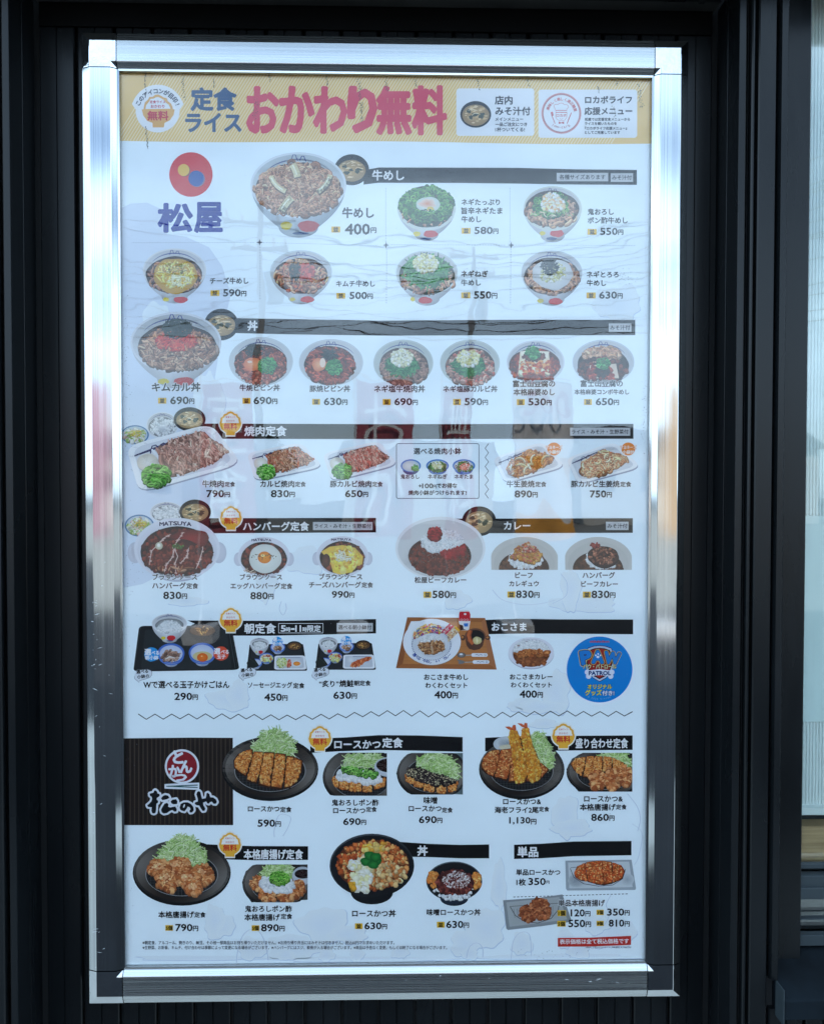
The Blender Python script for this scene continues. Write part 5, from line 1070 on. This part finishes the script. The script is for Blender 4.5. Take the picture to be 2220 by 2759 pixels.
for tl in ([(838,112),(800,105),(776,88),(802,86),(822,96),(828,76),(842,78),(846,105)], [(905,98),(880,88),(852,66),(880,68),(896,80),(898,64),(914,66),(916,95)]): P.fan(tl, (235,120,75), (190,80,45))
P.done()
P = dish('pork cutlet and fried chicken set', 85, 3.5); lim(P, 1150, 249, 1560, 488); P.poly([(1250,252),(1400,249),(1560,252),(1560,488),(1230,488),(1170,420),(1155,350),(1190,285)], (30,34,36)); dplate(P, 1400, 365, 245, 150)
mound(P, [(1340,262),(1420,249),(1520,252),(1550,300),(1540,350),(1400,300)], 120, 50, 5)
cutlet(P, [[(1180,315),(1215,280),(1272,272),(1262,350),(1245,390),(1200,350)], [(1280,270),(1325,268),(1318,340),(1300,400),(1258,395),(1270,340)], [(1330,268),(1375,270),(1372,370),(1312,375),(1322,320)], [(1382,270),(1432,275),(1430,345),(1378,360)], [(1438,278),(1510,310),(1500,350),(1440,350)]], 11, 70)
for a in ((1345,415,50,60), (1435,415,44,70), (1515,395,46,58)): P.ell(a[0]+4, a[1]+6, a[2], a[3], (70,35,20)); P.ell(*a, (175,102,60), (140,75,40), wob=.1); granules(P, a, 90, 13, KARA, .75)
P.done()
# ---- row 8
reg('B3'); P = dish('five pieces of fried chicken with shredded cabbage', 86, 3.5); dplate(P, 445, 305, 310, 208)
mound(P, [(290,225),(330,160),(370,110),(430,72),(490,78),(540,120),(580,170),(600,250),(560,270),(420,250),(300,240)], 400, 75, 5)
for a in ((430,270,75,52), (305,280,66,50), (572,322,66,62), (352,362,66,68), (492,352,70,60), (520,405,48,42)): P.ell(a[0]+5, a[1]+9, a[2], a[3], (60,30,16)); P.ell(*a, (178,100,56), (138,70,36), wob=.12); granules(P, a, 120, 15, KARA, .72); granules(P, (a[0]-a[2]*.2, a[1]-a[3]*.25, a[2]*.5, a[3]*.4), 26, 8, [(225,160,110), (238,180,132)], 1)
P.done()
P = dish('fried chicken with grated radish and green onion', 87, 3.5); lim(P, 800, 258, 1240, 498); P.poly([(905,262),(1240,258),(1240,482),(885,498),(835,420),(826,370),(850,300)], (70,68,66)); dplate(P, 1040, 375, 212, 160)
mound(P, [(945,330),(965,275),(985,262),(1130,259),(1150,300),(1140,360)], 170, 55, 5); P.ell(1208, 330, 66, 58, (215,220,226), (180,186,196)); P.ell(1210, 318, 52, 30, (55,34,32), (32,20,20))
for a in ((920,378,40,42), (985,448,56,42), (1100,455,52,34), (1185,405,32,52), (1150,430,40,42)): P.ell(a[0]+4, a[1]+6, a[2], a[3], (70,35,18)); P.ell(*a, (182,100,54), (145,74,38), wob=.1); granules(P, a, 70, 13, KARA, .74)
granules(P, [(940,380),(960,340),(1010,345),(1130,350),(1160,395),(1130,425),(1040,438),(960,410)], 220, 12, [(240,243,246), (222,226,230)], .84); rings(P, (1060, 345, 58, 40), 170, 13, [(120,195,70), (85,160,50), (160,220,100)], .42); P.done()
def blackbowl(P, cx, cy, rx, ry, bh, c=(18,19,22), sheen=(70,76,82)):
    cupbody(P, cx, cy, rx, ry, bh, .5, mul(c, 1.3), .7)
    n = 40; P.ell(cx, cy, rx, ry, (20,20,22), [mixc(sheen, c, .5+.5*math.sin(2*math.pi*i/n+.6)) for i in range(n)], n); P.ell(cx, cy+1, rx*.965, ry*.955, (14,14,16), (24,25,28))
REG['B5'] = (300, 2220, .42651); reg('B3')
P = dish('pork cutlet and egg rice bowl in black', 88, 3.5); CX = 1652-0; blackbowl(P, 1640, 262, 268, 190, 258) if False else None
P.reg = REG['S']; CXs, CYs = 1002, 2333
blackbowl(P, CXs, CYs, 114, 86, 105); fe = (CXs+2, CYs-2, 98, 68)
P.ell(*fe, (150,80,40), (90,45,25), wob=.02); granules(P, (CXs, CYs-2, 96, 66), 330, 5.5, [(205,110,55), (185,88,40), (222,150,85), (225,175,110), (160,70,35)], .65); granules(P, (CXs+40, CYs+26, 50, 34), 90, 6, [(225,200,150), (205,170,115), (190,120,65)], .75); granules(P, [(940,2320),(990,2310),(1005,2345),(990,2400),(950,2395),(945,2350)], 90, 8, [(240,236,220), (228,220,190), (235,225,170)], .85); granules(P, [(960,2275),(1040,2272),(1030,2290),(970,2292)], 24, 7, [(238,205,120), (235,170,60)], .8); granules(P, (950, 2385, 8, 8), 5, 7, [(240,175,50)])
for dx, dy in ((0,0), (-14,4), (14,2), (-4,-12), (6,12), (12,-8)): P.ell(1000+dx, 2318+dy, 15, 12, (45,140,60), (25,95,38), wob=.12)
P.done()
reg('B4'); P = dish('miso pork cutlet rice bowl in black', 89, 3.5); blackbowl(P, 465, 355, 172, 122, 152, (34,44,60), (90,104,110)); granules(P, (465, 385, 130, 85), 160, 8, RICE, .8)
granules(P, (335, 345, 32, 52), 60, 11, KATSU, .7); granules(P, (598, 345, 26, 48), 50, 11, KATSU, .7); P.ell(468, 365, 118, 82, (110,50,42), (70,32,30), wob=.04); granules(P, (468, 362, 116, 80), 150, 10, [(120,55,48), (90,38,36), (75,32,32), (140,70,58)], .7); granules(P, (478, 345, 85, 52), 210, 5, [(225,215,212), (190,175,172), (160,130,125)], 1); granules(P, (465, 452, 75, 16), 60, 7, RICE, .8); P.done()
P = dish('single pork cutlet on a clear square plate', 90, 3.5); P.fan([(1148,228),(1555,222),(1583,398),(1578,408),(1160,412),(1152,400)], (205,212,216), (160,168,174)); P.fan([(1165,240),(1540,234),(1562,390),(1172,398)], (188,196,202), (206,212,216)); P.ell(1215, 350, 50, 40, (160,168,178), (195,202,206)); P.ell(1530, 345, 40, 38, (165,172,180), (200,206,210))
P.stroke([(1178,275),(1200,330),(1260,370),(1350,385),(1440,378),(1500,340),(1518,280)], 4, (90,92,96)); P.stroke([(1180,272),(1215,268)], 3, (90,92,96))
cutlet(P, [[(1204,300),(1220,262),(1270,240),(1275,300),(1282,350),(1240,345),(1210,325)], [(1276,238),(1322,230),(1330,300),(1332,365),(1286,352),(1280,300)], [(1326,230),(1370,228),(1378,300),(1382,372),(1336,368),(1332,300)], [(1374,228),(1430,235),(1438,300),(1436,362),(1386,372),(1380,300)], [(1436,238),(1490,255),(1512,290),(1495,335),(1442,360),(1442,300)]], 12, 80, [(205,95,45), (185,78,34), (220,120,62), (160,62,28)]); P.done()
P = dish('three pieces of fried chicken on a grey square plate', 91, 2.5); P.fan([(765,472),(1000,455),(1130,436),(1185,592),(1180,605),(1000,632),(795,655),(785,645)], (172,176,176), (140,146,150)); P.fan([(785,485),(1110,452),(1160,590),(805,635)], (160,165,166), (176,180,180))
P.stroke([(808,510),(840,565),(900,605),(980,612),(1060,585),(1105,530),(1110,495)], 4, (70,72,74)); P.stroke([(808,510),(1108,490)], 3, (90,92,94))
for i in range(12): P.stroke([(830+i*22, 525-i*1.5), (838+i*21, 580+10*math.sin(i/4)-i)], 2, (95,97,99))
for a in ((985,505,55,46), (918,548,50,50), (1012,545,46,44)): P.ell(a[0]+4, a[1]+7, a[2], a[3], (70,38,24)); P.ell(*a, (160,90,56), (120,62,38), wob=.1); granules(P, a, 90, 13, [(170,98,60), (148,80,46), (190,120,78), (125,64,38)], .74)
P.done()

# ================================================================== names and prices
reg('A1'); T('牛めし', 1460, 1658, 920, h=66, d=.03, col=DG); price('400', 1478, 1632, 1024, 66, 1418, yen=36, tw=28, th=19)
reg('A2')
for s, x1, y in (('ネギたっぷり', 745, 831), ('旨辛ネギたま', 760, 884), ('牛めし', 630, 936)): T(s, 510, x1, y)
price('580', 590, 700, 1005, 42, 538); T('鬼おろし', 1286, 1445, 890); T('ポン酢牛めし', 1286, 1530, 943); price('550', 1364, 1468, 1011, 42, 1312)
reg('A3'); T('チーズ牛めし', 625, 866, 272); price('590', 708, 816, 348, 44, 655); T('キムチ牛めし', 1421, 1665, 290, col=DG); price('500', 1506, 1614, 365, 44, 1450)
reg('A4'); T('ネギねぎ', 508, 672, 222); T('牛めし', 508, 628, 276); price('550', 588, 692, 352, 44, 536); T('ネギとろろ', 1280, 1475, 226); T('牛めし', 1280, 1398, 278); price('630', 1357, 1464, 353, 42, 1306)
def N(s, x0, x1, y, **k): T(s, x0, x1, y, halo=.085, d=k.pop('d', .026), **k)
reg('A3'); N('キムカル丼', 258, 562, 944, h=56, d=.034); price('690', 374, 488, 1028, 46, 322, yen=34, tw=26); N('牛焼ビビン丼', 812, 1064, 948); price('690', 900, 1012, 1029, 44, 854, tw=25); N('豚焼ビビン丼', 1254, 1508, 954); price('630', 1344, 1454, 1035, 44, 1294, tw=25)
reg('A4'); N('ネギ塩牛焼肉丼', -26, 284, 930); price('690', 98, 205, 1009, 42, 50, tw=24); N('ネギ塩豚カルビ丼', 398, 730, 930); price('590', 530, 636, 1009, 42, 482, tw=24); N('富士山豆腐の', 826, 1084, 898); N('本格麻婆めし', 830, 1082, 950); price('530', 922, 1028, 1010, 42, 874, tw=24); N('富士山豆腐の', 1242, 1500, 897); N('本格麻婆コンボ牛めし', 1204, 1540, 949); price('650', 1336, 1442, 1009, 42, 1287, tw=24)
reg('A5'); N('牛焼肉', 576, 710, 500); N('定食', 718, 782, 503); price('790', 602, 712, 563, 44); N('カルビ焼肉', 942, 1156, 501); N('定食', 1162, 1228, 503); price('830', 1010, 1122, 563, 44); N('豚カルビ焼肉', 1383, 1642, 501); N('定食', 1648, 1714, 503); price('650', 1478, 1586, 563, 42)
reg('A6'); T('選べる焼肉小鉢', 216, 508, 286, d=.02); N('鬼おろし', 136, 250, 443); N('ネギねぎ', 304, 420, 443); N('ネギたま', 467, 580, 443); T('+', 246, 264, 500, h=16, name='note_text'); T('100', 268, 334, 500, h=28, d=.03, name='note_text'); T('円', 336, 356, 503, name='note_text'); T('でお得な', 358, 482, 498, name='note_text'); T('焼肉小鉢がつけられます!', 184, 540, 542, name='note_text')
N('牛生姜焼', 788, 958, 488); N('定食', 964, 1030, 490); price('890', 838, 942, 550, 42); N('豚カルビ生姜焼', 1184, 1480, 488); N('定食', 1486, 1552, 490); price('750', 1300, 1398, 550, 42)
N('松屋ビーフカレー', 222, 538, 1079); price('580', 332, 438, 1168, 44, 300, tw=24, th=19); N('ビーフ', 840, 946, 1050); N('カレギュウ', 804, 984, 1102); price('830', 846, 952, 1167, 44, 816, tw=24, th=19); N('ハンバーグ', 1254, 1452, 1050); N('ビーフカレー', 1246, 1470, 1104); price('830', 1310, 1418, 1168, 44, 1280, tw=24, th=19)
reg('A5'); N('ブラウンソース', 262, 542, 1090); N('ハンバーグ', 260, 470, 1144); N('定食', 476, 548, 1146); price('830', 330, 442, 1206, 44); N('ブラウンソース', 814, 1078, 1090); N('エッグハンバーグ', 754, 1066, 1146); N('定食', 1072, 1143, 1148); price('880', 880, 988, 1208, 44); N('ブラウンソース', 1314, 1584, 1088); N('チーズハンバーグ', 1250, 1576, 1139); N('定食', 1582, 1652, 1140); price('990', 1394, 1500, 1200, 42)
reg('A7'); T('Wで選べる玉子かけごはん', 204, 746, 527, h=46); price('290', 400, 510, 602, 44); T('ソーセージエッグ', 864, 1142, 530, h=38); T('定食', 1150, 1220, 534); price('450', 968, 1076, 607, 44); T('“炙り”', 1314, 1436, 522); T('焼鮭', 1442, 1530, 520); T('朝定食', 1534, 1638, 518); price('630', 1404, 1514, 595, 44)
reg('A8'); T('おこさま牛めし', 280, 550, 467); T('わくわくセット', 288, 544, 518); price('400', 344, 450, 576, 44); T('おこさまカレー', 808, 1068, 465); T('わくわくセット', 814, 1064, 515); price('400', 868, 972, 572, 44)
reg('B1'); T('ロースかつ', 864, 1062, 609); T('定食', 1068, 1138, 614); price('590', 926, 1034, 700, 44); T('鬼おろしポン酢', 1394, 1688, 570); T('ロースかつ', 1402, 1604, 620); T('定食', 1610, 1676, 613); price('690', 1466, 1574, 690, 42)
reg('B2'); T('味噌', 278, 360, 541); T('ロースかつ', 186, 386, 591); T('定食', 390, 455, 601); price('690', 249, 356, 660, 42); T('ロースかつ&', 766, 998, 548); T('海老フライ2尾', 714, 982, 600); T('定食', 986, 1048, 595); price('1,130', 804, 932, 667, 44); T('ロースかつ&', 1264, 1500, 531); T('本格唐揚げ', 1238, 1456, 583); T('定食', 1460, 1524, 582); price('860', 1308, 1414, 646, 42)
reg('B3'); T('本格唐揚げ', 298, 522, 575); T('定食', 526, 596, 576); price('790', 406, 512, 657, 44, 366, tag='5個', tw=24, th=18); T('鬼おろしポン酢', 846, 1140, 538); T('本格唐揚げ', 842, 1064, 592); T('定食', 1072, 1142, 586); price('890', 948, 1058, 658, 44, 911, tag='5個', tw=24, th=18); T('ロースかつ丼', 1522, 1796, 567); price('630', 1600, 1706, 646, 42, 1563, tw=24)
reg('B4'); T('味噌ロースかつ丼', 296, 626, 545); price('630', 417, 520, 620, 42, 382, tw=24); T('単品ロースかつ', 846, 1116, 299); T('1枚', 848, 904, 360); price('350', 922, 1026, 356, 42, yen=20)
N('単品本格唐揚げ', 1106, 1390, 488, h=40); price('120', 1182, 1266, 549, 42, 1126, tag='1個', tw=26); price('350', 1406, 1508, 544, 42, 1362, tag='3個', tw=22, th=16); price('550', 1168, 1268, 614, 44, 1124, tag='5個', tw=26); price('810', 1416, 1508, 612, 42, 1362, tag='8個', tw=22, th=16)
P = Pic('red_notice', 1.2); P.poly([(1102,704),(1300,702),(1552,691),(1552,747),(1300,757),(1102,758)], (196,52,44)); P.done()
T('表示価格は全て税込価格です', 1114, 1538, 725, col=WT, d=.02, level=3, name='notice_text', rot=-.012)
T('240601_三百メニューシート_予約提出_A_720x1200', 1272, 1552, 761, h=12, d=.01, name='small_print', k=3)
reg('B3'); T('※朝定食、アルコール、焼きのり、納豆、その他一部商品はお持ち帰りいただけません。※お持ち帰り弁当にはみそ汁は付きません。税込60円でお求めいただけます。', 198, 1690+98, 752, h=24, col=(70,74,84), d=.02, name='small_print', k=3)
T('※生野菜、お新香、キムチ、付け合わせは季節によって変更になる場合がございます。※ハンバーグにはスジ、軟骨が入る場合がございます。※商品は予告なく変更、もしくは終了になる場合がございます。', 198, 2120, 783, h=24, col=(70,74,84), d=.02, name='small_print', k=3)
flush_text()

reg('D')
P = Pic('moisture_patch', .08, span=5e-6); P.poly([(250,440),(275,428),(310,426),(340,440),(352,470),(352,492),(392,498),(440,520),(468,560),(486,620),(470,690),(455,780),(440,900),(452,1010),(430,1120),(400,1180),(300,1230),(250,1240)], (221,230,243)); P.done()
for k_, (x, y, rx, ry) in enumerate(((420, 2018, 140, 5), (760, 2021, 190, 6), (1180, 2016, 170, 6), (620, 1995, 60, 26), (1290, 1960, 46, 40), (330, 700, 40, 60), (440, 860, 30, 80), (1300, 640, 50, 40), (640, 1180, 46, 28), (1230, 1270, 70, 20), (560, 1210, 20, 60))):
    P = Pic('water_stain', .2+.01*k_, seed=400+k_); b_ = epoly(x, y, rx, ry, 44, 0, .24, P.r); P.fan([(q[0]+1, q[1]+1.5) for q in b_], (208,220,239), (208,220,239)); P.fan(b_, (233,242,250), (238,246,250)); P.done()
# ================================================================== water stains pressed under the cover, dust and grime
ST = [('B3', 680, 640, 95, 90), ('B3', 655, 610, 60, 100), ('A7', 740, 620, 130, 70), ('A7', 800, 590, 70, 90), ('A8', 900, 640, 110, 40), ('A8', 1090, 560, 90, 130), ('A8', 1000, 650, 150, 40), ('B2', 1150, 640, 80, 130), ('B2', 1190, 710, 120, 50), ('B2', 1020, 70, 90, 30),
      ('B3', 1340, 640, 160, 110), ('B3', 1500, 700, 120, 60), ('B3', 1100, 830, 60, 36), ('B3', 1360, 830, 50, 45), ('B3', 1550, 830, 46, 46), ('B4', 740, 380, 45, 150), ('B4', 660, 640, 120, 120), ('B4', 530, 740, 90, 80), ('B4', 880, 740, 65, 70), ('B4', 1340, 620, 80, 60), ('B4', 1150, 710, 50, 60), ('B4', 130, 790, 55, 40), ('A6', 480, 1200, 80, 60), ('A6', 1180, 1140, 60, 130), ('A7', 480, 0, 120, 30), ('B3', 890, 790, 90, 70), ('B4', 560, 800, 50, 40), ('B4', 1230, 790, 70, 40)]
for i, (r_, x, y, rx, ry) in enumerate(ST):
    reg(r_); P = Pic('water_stain', .12+.01*i, seed=200+i)
    a = P.r.uniform(0, 3); base = epoly(x, y, rx, ry, 48, 0, .22, P.r)
    P.fan([(x+(q[0]-x)*1.03+1, y+(q[1]-y)*1.03+3) for q in base], (204,218,238), (202,217,237)); P.fan(base, (232,241,250), (240,247,250)); P.done()
for i, (r_, pts, w_) in enumerate([('B3', [(790,880),(800,800),(830,710),(880,670),(930,680),(970,750),(995,880)], 5), ('B1', [(1030,790),(1030,740),(1060,650),(1130,660),(1120,720),(1080,790)], 4), ('A7', [(1075,0),(1062,50),(1085,88),(1105,50),(1100,10)], 4), ('A6', [(700,1140),(760,1200),(880,1230),(1000,1225),(1100,1200)], 4), ('A6', [(1120,1040),(1160,1100),(1150,1180),(1060,1230)], 4), ('B4', [(540,830),(560,760),(610,735),(640,770),(640,830)], 5), ('B4', [(815,840),(830,720),(880,670),(930,690),(940,830)], 4), ('B2', [(1530,500),(1590,580),(1610,660),(1590,740)], 4), ('B4', [(1560,0),(1620,60),(1600,200),(1570,260)], 3), ('B4', [(1430,440),(1400,500),(1420,560),(1380,640)], 4)]):
    reg(r_); P = Pic('water_line', .45); sm = []
    for k in range(len(pts)-1):
        for j in range(6):
            t = j/6; p0 = pts[max(0, k-1)]; p1 = pts[k]; p2 = pts[k+1]; p3 = pts[min(len(pts)-1, k+2)]
            sm.append(tuple(.5*((2*p1[d])+(-p0[d]+p2[d])*t+(2*p0[d]-5*p1[d]+4*p2[d]-p3[d])*t*t+(-p0[d]+3*p1[d]-3*p2[d]+p3[d])*t**3) for d in (0, 1)))
    P.stroke(sm, w_, (190,207,230), (208,221,239)); P.stroke([(q[0]+w_*.7, q[1]) for q in sm], w_*.5, (248,249,250)); P.done()
# grime creeping down from the upper edge, specks along the sides (stuff: nobody could count it)
reg('S'); P = Pic('grime_specks', 10.5, seed=5); r = P.r
tr = [(393, 195, 62, 2), (497, 200, 70, 5), (575, 208, 30, 1), (725, 200, 20, 2), (880, 205, 26, 3), (966, 208, 120, 8), (1040, 206, 40, 4), (1122, 212, 20, 3), (1285, 214, 30, 2), (1421, 210, 22, 3), (1612, 232, 20, 2), (1662, 216, 14, 4), (1720, 220, 70, 9), (1650, 285, 30, 5), (393, 340, 60, 2), (690, 262, 60, 12)]
for x, y, L, sp in tr:
    xx = x
    for k in range(int(L*1.3)):
        t = k/(L*1.3); xx += r.uniform(-.7, .8)
        if r.random() < .55: P.ell(xx+r.gauss(0, sp*.45), y+L*t, r.uniform(.4, 1.5), r.uniform(.4, 1.6), r.choice([(92,88,72), (120,112,88), (70,68,60)]), n=6, wob=.3)
for k in range(420):
    s_ = r.random(); x = r.choice([r.gauss(332, 9), r.gauss(340, 16), r.gauss(1748, 8), r.uniform(330, 1750)]); y = r.uniform(400, 2580)
    if 326 < x < 1755: P.ell(x, y, r.uniform(.3, 1.0), r.uniform(.3, .9), r.choice([(120,124,134), (95,98,108), (150,152,160)]), n=5)
for cx, cy, n, sx, sy in ((1680, 745, 30, 16, 12), (1735, 1105, 50, 4, 60), (345, 1180, 40, 8, 90), (338, 960, 30, 5, 70), (350, 1560, 26, 12, 60), (1480, 2575, 22, 40, 12), (1180, 2595, 26, 80, 5)):
    for k in range(n): P.ell(r.gauss(cx, sx), r.gauss(cy, sy), r.uniform(.5, 1.3), r.uniform(.4, 1.1), (105,108,116), n=6)
tag(P.done(), kind='stuff')
bpy.context.view_layer.update()
